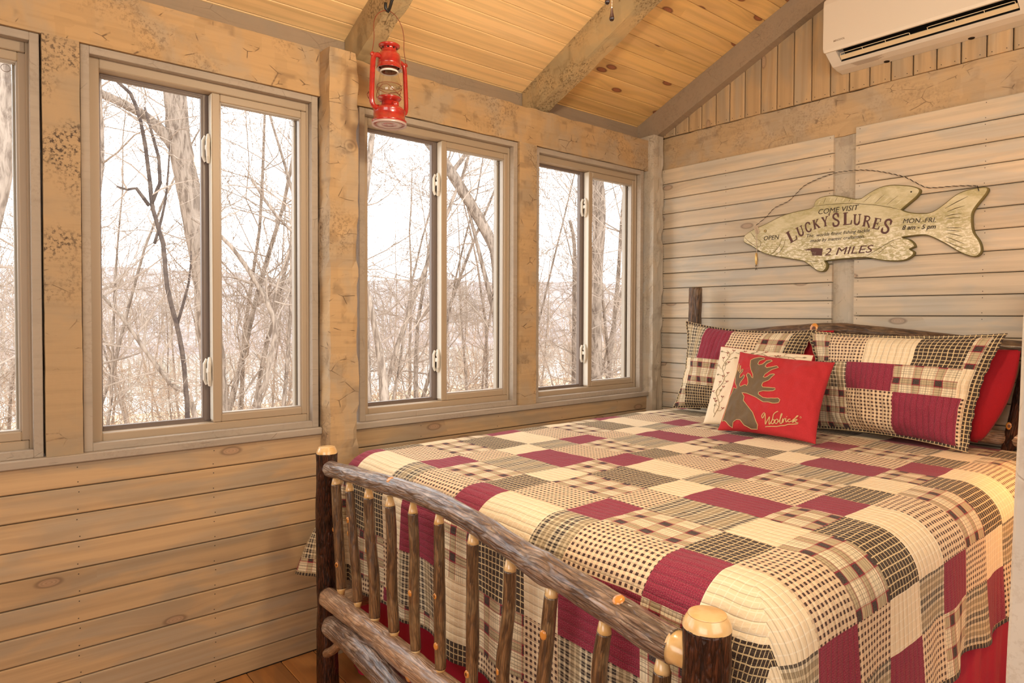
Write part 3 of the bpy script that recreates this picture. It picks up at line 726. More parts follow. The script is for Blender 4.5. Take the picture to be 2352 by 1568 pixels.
# ------------------------------------------------------------------ pillows
class Pillow:
    def __init__(s, c4, T, pinch=.07, fl=0.0, seed=0, wr=.06, sag=0.0, ex=.42):
        s.c = [Vector(p) for p in c4]; s.T = T; s.pinch = pinch; s.fl = fl; s.seed = seed; s.wr = wr; s.sag = sag; s.ex = ex
        s.n = (s.c[1]-s.c[0]).cross(s.c[3]-s.c[0]).normalized()
        s.w = ((s.c[1]-s.c[0]).length+(s.c[2]-s.c[3]).length)/2; s.h = ((s.c[3]-s.c[0]).length+(s.c[2]-s.c[1]).length)/2
    def P(s, u, v, side=1, off=0.0):
        a, b = 2*u-1, 2*v-1
        A = a*(1-s.pinch*(1-b*b)*a*a); B = b*(1-s.pinch*(1-a*a)*b*b)
        U, Vv = (A+1)/2, (B+1)/2
        p = s.c[0]*(1-U)*(1-Vv)+s.c[1]*U*(1-Vv)+s.c[2]*U*Vv+s.c[3]*(1-U)*Vv
        ai, bi = min(1, abs(a)/(1-s.fl)), min(1, abs(b)/(1-s.fl))
        g_ = max(0, (1-ai*ai)*(1-bi*bi)); h = s.T*g_**s.ex
        if s.wr:
            q = noise.noise(Vector((a*3+s.seed, b*3, side)))*.6+noise.noise(Vector((a*8+s.seed, b*5, side+4)))*.35
            h += s.T*s.wr*2.2*q*min(1, g_*6+.06)
        h = max(h, .0025)
        if s.fl and (ai >= 1 or bi >= 1): h = .0025; p = p+s.n*(.014*noise.noise(Vector((a*6+s.seed, b*6, 8))))+(s.c[1]-s.c[0]).normalized()*.006*noise.noise(Vector((a*3, b*9+s.seed, 2)))
        return p+s.n*(h*side*(1 if side > 0 else .75)+off*side)
    def build(s, name, mats, fn, nx=64, ny=46, parent=None):
        V = []; UV = []; F = []; MI = []
        for side in (1, -1):
            o_ = len(V)
            for j in range(ny+1):
                for i in range(nx+1):
                    u = .5-.5*math.cos(PI*(i/nx)*.86+PI*.07)/math.cos(PI*.07); v = .5-.5*math.cos(PI*(j/ny)*.86+PI*.07)/math.cos(PI*.07)
                    V.append(s.P(u, v, side)); UV.append((u*s.w, v*s.h))
            for j in range(ny):
                for i in range(nx):
                    q = (o_+j*(nx+1)+i, o_+j*(nx+1)+i+1, o_+(j+1)*(nx+1)+i+1, o_+(j+1)*(nx+1)+i)
                    F.append(q if side > 0 else q[::-1]); c = [UV[k] for k in q]
                    MI.append(fn(sum(k[0] for k in c)/4/s.w, sum(k[1] for k in c)/4/s.h, side))
        n1 = (nx+1)*(ny+1); rim = [i for i in range(nx)]+[nx+j*(nx+1) for j in range(ny)]+[ny*(nx+1)+nx-i for i in range(nx)]+[(ny-j)*(nx+1) for j in range(ny)]
        for a, b in zip(rim, rim[1:]+rim[:1]): F.append((b, a, a+n1, b+n1)); MI.append(MI[0] if len(mats) == 1 else fn(.001, .001, 1))
        return obj(name, mesh(name, V, F, mats, True, MI, UV), parent)
one = lambda u, v, s: 0
# shams first (at the back)
def sham_r(u, v, s):
    if s < 0 or u > .955 or v < .03 or v > .975 or u < .02: return KEYS.index('dark')
    if v > .68: k = 'plaid' if u < .16 else 'check' if u < .39 else 'cream' if u < .64 else 'dark' if u < .89 else 'plaid'
    elif v > .42: k = 'dark2' if u < .29 else 'burgundy' if u < .57 else 'plaid' if u < .90 else 'cream'
    else: k = 'plaid' if u < .29 else 'check' if u < .59 else 'burgundy' if u < .93 else 'check'
    return KEYS.index(k)
def sham_l(u, v, s):
    if s < 0 or u > .965 or v < .03 or v > .975 or u < .015: return KEYS.index('dark')
    if v > .60: k = 'dark2' if u < .20 else 'burgundy' if u < .43 else 'check' if u < .66 else 'plaid' if u < .87 else 'dark'
    elif v > .30: k = 'cream' if u < .12 else 'plaid' if u < .55 else 'check'
    else: k = 'plaid' if u < .12 else 'dark' if u < .48 else 'burgundy' if u < .75 else 'check'
    return KEYS.index(k)
redl = Pillow([(.50, 3.135, .885), (1.13, 3.13, .885), (1.170, 3.172, 1.325), (.47, 3.175, 1.315)], .030, .04, 0, 3, .05)
o = redl.build('pillow', [M['redcase']], one, 30, 22); tag(o, 'crimson pillow mostly hidden behind the left patchwork sham', 'pillow')
redr = Pillow([(1.24, 3.13, .885), (1.775, 3.11, .885), (1.895, 3.150, 1.262), (1.22, 3.172, 1.27)], .050, .03, 0, 9, .08)
o = redr.build('pillow', [M['redcase']], one, 40, 30); tag(o, 'crimson pillow standing behind the right patchwork sham', 'pillow')
# loose hem of that pillowcase
V = []; K = 16
for i in range(K+1):
    t = i/K; z = .895+.36*t; 
    x0_ = 1.790+.115*t**.8; 
    for q in range(5):
        f = q/4; V.append((x0_+.012*f-.16*f*(.25+.75*t)*f+.02*math.sin(t*PI)*(1-f), 3.095+.035*t-.062*f*(.4+.6*math.sin(PI*min(1, t+.1))), z+.004))
F = [(i*5+q, i*5+q+1, i*5+q+6, i*5+q+5) for i in range(K) for q in range(4)]
me = mesh('hem', V, F, M['redcase'], True); h_ = obj('hem', me, o); sm = h_.modifiers.new('t', 'SOLIDIFY'); sm.thickness = .003
shr = Pillow([(1.150, 3.035, .868), (1.790, 2.945, .868), (1.880, 3.060, 1.328), (1.065, 3.120, 1.325)], .095, .08, .06, 21, .11, ex=.52)
o = shr.build('pillow_sham', [FS[k] for k in KEYS], sham_r, 84, 60); tag(o, 'large patchwork pillow sham on the right with burgundy and cream blocks', 'pillow')
shl = Pillow([(.325, 3.055, .868), (1.02, 3.05, .868), (1.112, 3.120, 1.328), (.360, 3.120, 1.365)], .088, .12, .06, 33, .12, ex=.52)
o = shl.build('pillow_sham', [FS[k] for k in KEYS], sham_l, 84, 60); tag(o, 'patchwork pillow sham on the left, behind the cream embroidered cushion', 'pillow')

flo = Pillow([(.765, 2.705, .876), (1.215, 2.74, .876), (1.168, 2.978, 1.212), (.690, 2.965, 1.236)], .054, .045, 0, 5, .11)
fo = flo.build('throw_pillow', [M['creamcloth']], one, 50, 50); tag(fo, 'cream throw pillow embroidered with vines and berries', 'pillow')
mb = MB(); rimP = [flo.P(t, 1.0) for t in [i/30 for i in range(31)]]+[flo.P(1.0, 1-i/30) for i in range(1, 31)]
mb.tube(rimP, .0028, 6); mb.build('piping', M['redcase'], fo, True)
vs, vb, vl = MB(), MB(), MB()
def vine(pts, seed):
    q = random.Random(seed); P = smoothpath([Vector((a, b, 0)) for a, b in pts], .02)
    vs.tube([flo.P(p.x, p.y, 1, .0012) for p in P], .0012, 4)
    for i in range(2, len(P)-1, 2):
        d = (P[i+1]-P[i-1]).normalized(); s_ = 1 if (i//2) % 2 else -1; a = math.atan2(d.y, d.x)+s_*q.uniform(.6, 1.0)
        L = q.uniform(.05, .085); e = P[i]+Vector((math.cos(a), math.sin(a), 0))*L; mid = (P[i]+e)/2+Vector((-math.sin(a), math.cos(a), 0))*L*.2*s_
        vs.tube([flo.P(p.x, p.y, 1, .0012) for p in (P[i], mid, e)], .0008, 4)
        if q.random() < .55:
            for w in (-.012, .012, 0):
                c = flo.P(e.x+w, e.y+abs(w)*.7, 1, .0018); vb.lathe([(.0004, -.0025), (.0026, -.0012), (.0026, .0012), (.0004, .0025)], 6, c)
        else:
            nn = Vector((-math.sin(a), math.cos(a), 0))*.012; e2 = e+Vector((math.cos(a), math.sin(a), 0))*.05
            c4 = [flo.P(z.x, z.y, 1, .0014) for z in (e, (e+e2)/2+nn, e2, (e+e2)/2-nn)]; vl.add(c4, [(0, 1, 2, 3)])
vine([(.12, .06), (.17, .20), (.10, .36), (.17, .52), (.10, .68), (.16, .84), (.10, .93)], 1)
vine([(.22, .90), (.36, .86), (.50, .92), (.64, .86), (.78, .92), (.90, .86)], 2)
vine([(.88, .10), (.84, .30), (.90, .5), (.84, .7)], 3)
for mb, mt, nm in ((vs, M['stem'], 'embroidered_vine'), (vb, M['berry'], 'embroidered_berries'), (vl, M['stem'], 'embroidered_leaves')):
    q = mb.build(nm, mt, fo); q['kind'] = 'stuff'

moo = Pillow([(.905, 2.612, .872), (1.345, 2.632, .872), (1.315, 2.862, 1.192), (.862, 2.862, 1.218)], .062, .07, 0, 12, .14)
mo = moo.build('throw_pillow', [M['redwool']], one, 60, 60); tag(mo, 'red wool throw pillow with a brown moose head applique', 'pillow')
# crop-pixel trace of the cushion face -> (u,v) on the cushion
Q = [Vector(p) for p in ((255, 1240), (1590, 1415), (1935, 340), (640, 160))]
def inv(x, y):
    u = v = .5
    for _ in range(12):
        p = Q[0]*(1-u)*(1-v)+Q[1]*u*(1-v)+Q[2]*u*v+Q[3]*(1-u)*v
        a = (Q[1]-Q[0])*(1-v)+(Q[2]-Q[3])*v; b = (Q[3]-Q[0])*(1-u)+(Q[2]-Q[1])*u; e = Vector((x, y))-p
        D = a.x*b.y-a.y*b.x; u += (e.x*b.y-e.y*b.x)/D; v += (a.x*e.y-a.y*e.x)/D
    return min(max(u, .012), .99), min(max(v, .012), .99)
MO = [(330,1150),(400,985),(470,830),(520,715),(560,735),(592,742),(570,690),(545,640),(550,560),(575,480),(618,365),(628,370),(600,460),(610,490),(650,410),(662,412),(642,480),(625,515),(640,505),(680,462),(698,470),(690,510),(650,555),(640,600),(680,590),(720,575),(740,590),(720,620),(675,650),(650,690),(655,725),(670,740),(690,730),(745,715),(770,735),(790,690),(787,630),(772,585),(800,560),(830,580),(850,620),(870,630),(872,580),(845,510),(822,430),(840,350),(900,315),(990,305),(1045,310),(1050,330),(970,370),(945,410),(965,435),(1010,425),(1080,370),(1150,360),(1165,380),(1080,435),(1060,470),(1085,490),(1150,475),(1220,455),(1238,475),(1150,520),(1050,580),(1020,620),(1050,628),(1130,595),(1180,590),(1190,605),(1100,660),(1020,715),(1005,755),(1020,780),(1100,780),(1180,785),(1185,810),(1150,825),(1020,830),(955,840),(945,865),(1000,905),(1100,925),(1210,920),(1235,940),(1215,975),(1130,990),(1000,960),(880,885),(760,835),(690,825),(720,870),(710,930),(780,1020),(840,1100),(880,1260),(850,1300),(760,1290),(680,1250),(640,1190),(580,1170),(520,1200),(490,1255),(450,1230),(400,1170),(370,1150)]
mu = [inv(*p) for p in MO]
def inside(x, y, P):
    c = False; j = len(P)-1
    for i in range(len(P)):
        if (P[i][1] > y) != (P[j][1] > y) and x < (P[j][0]-P[i][0])*(y-P[i][1])/(P[j][1]-P[i][1])+P[i][0]: c = not c
        j = i
    return c
N_ = 150; V = []; F = []; idx = {}
def vi(i, j):
    if (i, j) not in idx: idx[(i, j)] = len(V); V.append(moo.P(i/N_, j/N_, 1, .0016))
    return idx[(i, j)]
for j in range(2, N_-2):
    for i in range(2, N_-2):
        if inside((i+.5)/N_, (j+.5)/N_, mu): F.append((vi(i, j), vi(i+1, j), vi(i+1, j+1), vi(i, j+1)))
obj('moose_applique', mesh('moose_applique', V, F, M['moose'], True), mo)
mb = MB(); pp = [moo.P(u, v, 1, .0016) for u, v in mu]; P = []
for a, b in zip(mu, mu[1:]+mu[:1]):
    n = max(1, int(math.hypot(a[0]-b[0], a[1]-b[1])/.012))
    P += [moo.P(a[0]+(b[0]-a[0])*k/n, a[1]+(b[1]-a[1])*k/n, 1, .0020) for k in range(n)]
mb.tube(P+P[:1], .0016, 5, False); mb.build('applique_stitching', M['thread'], mo, True)
SC_ = [[(1010,1110),(985,1120),(960,1150),(970,1175),(1000,1140),(1015,1120),(1005,1180),(990,1250),(1030,1190),(1060,1150),(1045,1200),(1040,1245),(1090,1180),(1130,1120),(1195,1090)],
 [(1110,1180),(1080,1195),(1070,1225),(1090,1235),(1115,1210),(1118,1185),(1100,1180)],[(1160,1178),(1130,1195),(1120,1222),(1140,1232),(1165,1208),(1168,1185),(1155,1178)],
 [(1170,1215),(1210,1170),(1245,1120),(1235,1115),(1205,1170),(1190,1225),(1215,1225),(1235,1185)],[(1235,1185),(1245,1175),(1240,1200),(1232,1222),(1255,1190),(1280,1178)],
 [(1290,1180),(1280,1205),(1285,1222),(1305,1210)],[(1300,1155),(1304,1160)],[(1345,1180),(1320,1190),(1310,1212),(1325,1222),(1350,1205)],
 [(1350,1215),(1385,1170),(1430,1130),(1445,1118),(1425,1125),(1385,1180),(1368,1222),(1400,1180),(1425,1170),(1415,1190),(1395,1198),(1410,1215),(1440,1222)],
 [(980,1278),(1150,1262),(1430,1235)],[(1470,1120),(1460,1130),(1465,1142),(1477,1140),(1478,1125),(1470,1120)]]
mb = MB()
for k, st in enumerate(SC_):
    pu = [inv(*p) for p in st]; P = smoothpath([Vector((a, b, 0)) for a, b in pu], .006) if len(pu) > 2 else [Vector((a, b, 0)) for a, b in pu]
    mb.tube([moo.P(p.x, p.y, 1, .0018) for p in P], .0022 if k not in (10,) else .0008, 5)
mb.build('embroidered_script', M['thread'], mo, True)
# ================================================================== FISH SIGN
g = G('weathered_sign_paint', .7, .25); o_ = g.coord()
n1 = g.noise(g.scale(o_, (6, 6, 14)), 1.0, 4, .5); n2 = g.noise(g.scale(o_, (45, 45, 110)), 1.0, 4, .4, .7)
zz = g.sep(o_)[2]
low = g.step(zz, 1.90, 1.72)
c = g.mix(g.step(n1, .40, .62), (.42, .37, .20), (.58, .52, .34))
c = g.mix(g.m_('MULTIPLY', g.step(n2, .46, .60), g.m_('MULTIPLY_ADD', low, .75, .15)), c, (.86, .81, .68))
c = g.mix(g.m_('MULTIPLY', g.step(n2, .60, .72), .25), c, (.24, .19, .08)); g.col(c); g.bump(n2, .3, .001)
M['sign'] = g.m
M['sign_edge'] = plain('sign_edge_olive', (.17, .14, .05), .7); M['ink'] = plain('faded_brown_lettering', (.115, .060, .055), .8, .2)
M['ink2'] = plain('dark_lettering', (.06, .045, .035), .8, .2); M['carve'] = plain('carved_line', (.12, .09, .04), .9, .1)
M['carve_lt'] = plain('pale_carved_line', (.78, .72, .52), .8, .2); M['cord'] = plain('black_twisted_cord', (.03, .024, .02), .8, .2)
M['twine'] = plain('pale_twine', (.55, .44, .33), .9, .1); M['brass'] = plain('brass_lure', (.62, .42, .16), .3, .5, .6)
OUT = [(0.6,1.82),(0.611,1.844),(0.663,1.871),(0.737,1.894),(0.815,1.923),(0.89,1.938),(0.976,1.945),(0.994,1.955),(1.005,1.982),(1.034,1.996),(1.086,1.997),(1.137,1.985),(1.197,1.965),(1.229,1.964),(1.266,1.986),(1.312,2.004),(1.357,2.008),(1.407,2.0),(1.45,1.989),(1.479,1.974),(1.484,1.958),(1.47,1.936),(1.446,1.916),(1.408,1.886),(1.447,1.869),(1.504,1.859),(1.54,1.865),(1.58,1.891),(1.624,1.925),(1.671,1.941),(1.729,1.944),(1.744,1.933),(1.736,1.91),(1.706,1.87),(1.689,1.838),(1.688,1.794),(1.695,1.754),(1.716,1.717),(1.725,1.682),(1.719,1.659),(1.696,1.648),(1.649,1.668),(1.596,1.707),(1.542,1.743),(1.505,1.759),(1.458,1.76),(1.41,1.757),(1.439,1.749),(1.461,1.729),(1.468,1.71),(1.445,1.701),(1.464,1.687),(1.455,1.667),(1.421,1.65),(1.362,1.651),(1.312,1.66),(1.249,1.675),(1.163,1.675),(1.102,1.673),(1.056,1.67),(1.068,1.652),(1.062,1.63),(1.045,1.618),(1.016,1.623),(0.98,1.652),(0.943,1.677),(0.869,1.694),(0.772,1.716),(0.705,1.742),(0.65,1.778),(0.608,1.8)]
FY = E_-.028
sharp = {7, 13, 23, 46, 49, 50, 59, 65}
P = []; n = len(OUT)
for i in range(n):
    p0, p1, p2, p3 = [Vector(OUT[(i+k) % n]) for k in (-1, 0, 1, 2)]
    if i in sharp: p0 = p1
    if (i+1) % n in sharp: p3 = p2
    for t in (0, .33, .66): P.append(.5*((2*p1)+(p2-p0)*t+(2*p0-5*p1+4*p2-p3)*t*t+(3*p1-p0-3*p2+p3)*t**3))
def inset(P, d):
    out = []
    for i in range(len(P)):
        a, b = P[i-1], P[(i+1) % len(P)]; t = (b-a).normalized(); out.append(P[i]+Vector((t.y, -t.x))*d)
    return out
ar = sum(P[i-1].x*P[i].y-P[i].x*P[i-1].y for i in range(len(P)))
Pi = inset(P, .0045 if ar < 0 else -.0045)
n = len(P); V = [(p.x, FY, p.y) for p in Pi]+[(p.x, FY+.006, p.y) for p in P]+[(p.x, E_-.002, p.y) for p in P]
tri = geometry.tessellate_polygon([[Vector((p.x, p.y, 0)) for p in Pi]])
F = [tuple(t) for t in tri]; MI = [0]*len(F)
for k in (0, n):
    F += [(k+i, k+(i+1) % n, k+n+(i+1) % n, k+n+i) for i in range(n)]; MI += [1]*n
F.append(tuple(2*n+i for i in range(n))); MI.append(1)
me = mesh('fish_sign', V, F, [M['sign'], M['sign_edge']], False, MI); bm = bmesh.new(); bm.from_mesh(me); bmesh.ops.recalc_face_normals(bm, faces=bm.faces); bm.to_mesh(me); bm.free()
fish = obj('fish_sign', me); tag(fish, 'weathered wooden fish shaped sign with brown lettering above the bed', 'sign')
def ribbon(mb, pts, w, y=None, taper=True):
    y = FY-.0008 if y is None else y; Pn = [Vector(p) for p in pts]; V = []
    for i, p in enumerate(Pn):
        t = (Pn[min(i+1, len(Pn)-1)]-Pn[max(i-1, 0)]).normalized(); nn = Vector((-t.y, t.x))
        q = w*(.25 if (taper and i in (0, len(Pn)-1)) else 1)/2
        V += [(p.x+nn.x*q, y, p.y+nn.y*q), (p.x-nn.x*q, y, p.y-nn.y*q), (p.x, y-.0007, p.y)]
    F = []
    for i in range(len(Pn)-1):
        a = i*3; F += [(a, a+2, a+5, a+3), (a+2, a+1, a+4, a+5)]
    mb.add(V, F)
LN = [[(0.988,1.953),(1.075,1.953),(1.187,1.944),(1.293,1.922),(1.359,1.903),(1.408,1.884)],[(1.249,1.678),(1.321,1.719),(1.371,1.747),(1.41,1.755)],[(0.848,1.801),(0.839,1.763),(0.817,1.734),(0.785,1.715)],[(0.829,1.806),(0.814,1.765),(0.785,1.736),(0.759,1.72)],[(0.611,1.828),(0.636,1.804),(0.677,1.775),(0.705,1.773),(0.708,1.798),(0.68,1.819)],[(0.645,1.857),(0.666,1.83),(0.68,1.807)],[(0.943,1.677),(1.003,1.673),(1.056,1.672)],[(1.585,1.87),(1.629,1.892),(1.671,1.911)],[(1.594,1.854),(1.625,1.865),(1.659,1.872)],[(1.586,1.835),(1.616,1.839),(1.649,1.84)],[(1.59,1.824),(1.617,1.824),(1.643,1.823)],[(1.591,1.786),(1.626,1.78),(1.65,1.778)],[(1.591,1.774),(1.622,1.768),(1.639,1.765)],[(1.596,1.76),(1.627,1.75),(1.653,1.74)],[(1.591,1.746),(1.627,1.725),(1.662,1.707)],[(1.587,1.728),(1.623,1.705),(1.662,1.687)]]
FL = [[(1.017,1.958),(1.029,1.976)],[(1.046,1.96),(1.06,1.989)],[(1.075,1.962),(1.086,1.989)],[(1.103,1.961),(1.117,1.984)],[(1.137,1.956),(1.148,1.976)],[(1.17,1.952),(1.181,1.967)],[(1.203,1.948),(1.211,1.96)],[(1.24,1.943),(1.276,1.971)],[(1.266,1.937),(1.302,1.97)],[(1.292,1.931),(1.333,1.966)],[(1.318,1.925),(1.363,1.959)],[(1.344,1.916),(1.393,1.952)],[(1.374,1.907),(1.417,1.938)],[(1.26,1.683),(1.285,1.7)],[(1.28,1.687),(1.321,1.713)],[(1.306,1.687),(1.346,1.72)],[(1.337,1.691),(1.371,1.718)],[(1.356,1.732),(1.386,1.708)],[(1.381,1.741),(1.411,1.715)],[(0.985,1.669),(1.004,1.639)],[(1.015,1.667),(1.033,1.634)],[(1.039,1.666),(1.05,1.642)]]
d_, l_ = MB(), MB()
def mid3(s): a, b = Vector(s[0]), Vector(s[1]); return [a, (a+b)/2, b]
for i, s_ in enumerate(LN): 
    ribbon(d_, s_, .0035 if 7 <= i else .0022, taper=True)
    if i >= 7: ribbon(l_, [(a+.002, b-.0035) for a, b in s_], .0022)
for i, s_ in enumerate(FL):
    s3 = mid3(s_); ribbon(d_ if i % 2 else l_, s3, .002); ribbon(l_, [p+Vector((.0035, 0)) for p in s3], .0022)
d_.build('carved_lines', M['carve'], fish)['kind'] = 'stuff'; l_.build('pale_carved_lines', M['carve_lt'], fish)['kind'] = 'stuff'
for (x, z, r, nm, mt) in ((.732, 1.853, .0085, 'eye', 'carve'), (1.448, 1.962, .0035, 'hanging_hole', 'dark')):
    mb = MB(); mb.tube([(x, FY-.0002, z), (x, FY-.0022, z)], [r, r*.92], 20); e = mb.build(nm, M[mt], fish)
    if nm == 'eye':
        mb = MB(); mb.tube([(x, FY-.002, z), (x, FY-.003, z)], [r*.78, r*.74], 20); mb.build('iris', M['brass'], e)
        mb = MB(); mb.tube([(x, FY-.003, z), (x, FY-.004, z)], [r*.38, r*.34], 14); mb.build('pupil', M['dark'], e)
# serif capitals drawn as strokes: each stroke (points, width) in a unit box
SF = {
 'L': [([(.12, 0), (.12, 1)], .24), ([(-.08, .96), (.36, .96)], .08), ([(-.08, .04), (.72, .04)], .08), ([(.66, 0), (.74, .34)], .10)],
 'U': [([(.10, 1), (.10, .32), (.18, .08), (.36, 0), (.54, .06), (.64, .3)], .20), ([(.64, .3), (.64, 1)], .11), ([(-.1, .96), (.30, .96)], .08), ([(.46, .96), (.82, .96)], .08)],
 'C': [([(.68, .74), (.60, .95), (.40, 1.0), (.18, .88), (.08, .5), (.18, .12), (.40, 0), (.60, .05), (.72, .26)], .18), ([(.70, .68), (.70, .98)], .09)],
 'K': [([(.12, 0), (.12, 1)], .22), ([(-.06, .96), (.30, .96)], .08), ([(-.06, .04), (.30, .04)], .08), ([(.18, .45), (.62, .95)], .10), ([(.28, .56), (.68, .06)], .20), ([(.48, .96), (.76, .96)], .07), ([(.52, .04), (.86, .04)], .08)],
 'Y': [([(.06, .96), (.34, .48)], .20), ([(.62, .96), (.36, .48)], .10), ([(.36, .50), (.36, .02)], .20), ([(-.08, .96), (.24, .96)], .08), ([(.48, .96), (.78, .96)], .08), ([(.18, .04), (.54, .04)], .08)],
 "'": [([(.1, 1), (.06, .74)], .13)],
 'S': [([(.56, .74), (.50, .94), (.32, 1.0), (.12, .90), (.10, .70), (.28, .54), (.50, .42), (.60, .24), (.50, .05), (.30, 0), (.12, .06), (.06, .26)], .17), ([(.58, .66), (.58, .98)], .08), ([(.06, .02), (.06, .34)], .08)],
 'R': [([(.12, 0), (.12, 1)], .22), ([(.12, .95), (.46, .93), (.60, .76), (.46, .55), (.14, .52)], .13), ([(.34, .54), (.58, .2), (.74, -.08)], .17), ([(-.06, .96), (.30, .96)], .08), ([(-.06, .04), (.30, .04)], .08)],
 'E': [([(.12, 0), (.12, 1)], .22), ([(-.06, .96), (.62, .96)], .08), ([(-.06, .04), (.66, .04)], .08), ([(.12, .52), (.44, .52)], .08), ([(.60, 1), (.62, .70)], .09), ([(.64, 0), (.68, .32)], .09), ([(.44, .40), (.44, .64)], .07)]}
mb = MB()
for ch, cx, cz, rot, h_ in (('L', .883, 1.813, 26, .064), ('U', .928, 1.834, 20, .050), ('C', .968, 1.849, 15, .048), ('K', 1.011, 1.861, 10, .048), ('Y', 1.056, 1.869, 6, .050), ("'", 1.088, 1.884, 2, .050), ('S', 1.111, 1.872, 2, .062), ('L', 1.167, 1.872, 0, .062), ('U', 1.211, 1.863, -3, .050), ('R', 1.257, 1.849, -10, .052), ('E', 1.303, 1.832, -16, .052), ('S', 1.347, 1.815, -22, .064)):
    a = math.radians(rot); ca_, sa_ = math.cos(a), math.sin(a)
    for k, (pts, w) in enumerate(SF[ch]):
        q = []
        for (x, y) in pts:
            X, Y = (x-.36)*h_*.82, (y-.5)*h_; q.append((cx+X*ca_-Y*sa_, cz+X*sa_+Y*ca_))
        if len(q) > 3: q = [v.to_2d() for v in smoothpath([Vector((u, v, 0)) for u, v in q], .003)]
        ribbon(mb, q, w*h_*.86, FY-.0009-.0001*k, False)
mb.build('lettering', M['ink'], fish)
def text(s_, x, z, width, h_, parent, mat, shear=.22, y=None, nm='lettering', bold=0.0, rot=0.0):
    c = bpy.data.curves.new(nm, 'FONT'); c.body = s_; c.size = h_; c.shear = shear; c.extrude = .0003; c.offset = bold; c.resolution_u = 3
    c.materials.append(mat); t_ = bpy.data.objects.new(nm, c); COL.objects.link(t_); bpy.context.view_layer.update()
    me = bpy.data.meshes.new_from_object(t_.evaluated_get(bpy.context.evaluated_depsgraph_get())); bpy.data.objects.remove(t_)
    k = width/max(max(v.co.x for v in me.vertices)-min(v.co.x for v in me.vertices), 1e-5); o = obj(nm, me, parent); o['kind'] = 'stuff'
    o.rotation_euler = (PI/2, rot, 0); o.location = (x, FY-.0012 if y is None else y, z); o.scale = (k, 1, 1)
    return o
text('COME VISIT', 1.017, 1.909, .198, .036, fish, M['ink2'])
text('OPEN', .721, 1.803, .088, .032, fish, M['ink2'])
text("The  worlds finest fishing tackle", .958, 1.797, .308, .024, fish, M['ink2'], .3)
text("made by master craftsmen.", .980, 1.771, .266, .024, fish, M['ink2'], .3)
text('2 MILES', 1.052, 1.698, .234, .052, fish, M['ink'], .25)
text('MON.-FRI.', 1.413, 1.822, .134, .030, fish, M['ink2'], .2, rot=.06)
text('8 am - 5 pm', 1.411, 1.793, .138, .028, fish, M['ink2'], .25, bold=.0005, rot=.06)
mb = MB()   # pointing hand
ribbon(mb, [(.951, 1.735), (.975, 1.7345), (1.0, 1.733)], .0085, FY-.001, True)
ribbon(mb, [(.984, 1.733), (1.012, 1.732), (1.041, 1.727)], .016, FY-.0012, False)
for k in range(3): ribbon(mb, [(.988+k*.002, 1.7235-k*.0085), (1.000, 1.723-k*.0085), (1.016, 1.722-k*.0085)], .0075, FY-.0011, False)
ribbon(mb, [(1.012, 1.719), (1.027, 1.718), (1.044, 1.716)], .034, FY-.0010, False)
mb.build('pointing_hand', M['ink'], fish)
CD = [(0.679,1.888),(0.729,1.932),(0.775,1.973),(0.852,2.0),(0.895,2.033),(0.938,2.068),(1.009,2.092),(1.09,2.108),(1.157,2.108),(1.227,2.101),(1.295,2.084),(1.361,2.06),(1.416,2.036),(1.464,2.002),(1.502,1.977),(1.539,1.97),(1.593,1.967),(1.645,1.963),(1.687,1.956),(1.706,1.949),(1.711,1.928)]
base = smoothpath([Vector((a, E_-.012 if 0 < i < 19 else FY-.004, b)) for i, (a, b) in enumerate(CD)], .006)
for ph, mt, nm in ((0, 'cord', 'hanging_cord'), (PI, 'twine', 'cord_strand')):
    mb = MB(); mb.tube([p+Vector((0, math.cos(i*1.5+ph)*.0010, math.sin(i*1.5+ph)*.0010)) for i, p in enumerate(base)], .0017 if ph == 0 else .0009, 5); q = mb.build(nm, M[mt], fish)
mb = MB()
for k in range(5): torus(mb, (.679+.002*k, FY-.003, 1.876-.006*k), .010, .0022, 'y', 12)
mb.tube([(.683, FY-.006, 1.885), (.687, FY-.006, 1.82), (.686, FY-.006, 1.737)], .0012, 5); mb.tube([(.679, FY-.006, 1.885), (.682, FY-.006, 1.84), (.686, FY-.006, 1.737)], .0010, 5)
mb.build('twine_wrap', M['twine'], fish)
lure = MB(); lure.tube([(.686, FY-.008, 1.738), (.686, FY-.009, 1.730), (.6865, FY-.010, 1.705), (.687, FY-.009, 1.680), (.687, FY-.008, 1.668)], [.003, .0065, .0080, .0060, .002], 12)
lure = lure.build('fishing_lure', M['brass'], None, True); tag(lure, 'small brass fishing lure hanging from the fish sign\'s mouth', 'lure')
mb = MB()
for z in (1.708, 1.672, 1.652): 
    for a0 in (0, 2.1, 4.2): mb.tube([(.687+.001*math.cos(a0), FY-.010, z), (.687+.007*math.cos(a0), FY-.010+.004*math.sin(a0), z-.008), (.687+.009*math.cos(a0), FY-.010+.006*math.sin(a0), z-.003)], .0007, 4)
mb.tube([(.687, FY-.009, 1.672), (.687, FY-.009, 1.648)], .0008, 4); mb.build('hook', M['cord'], lure)['kind'] = 'stuff'

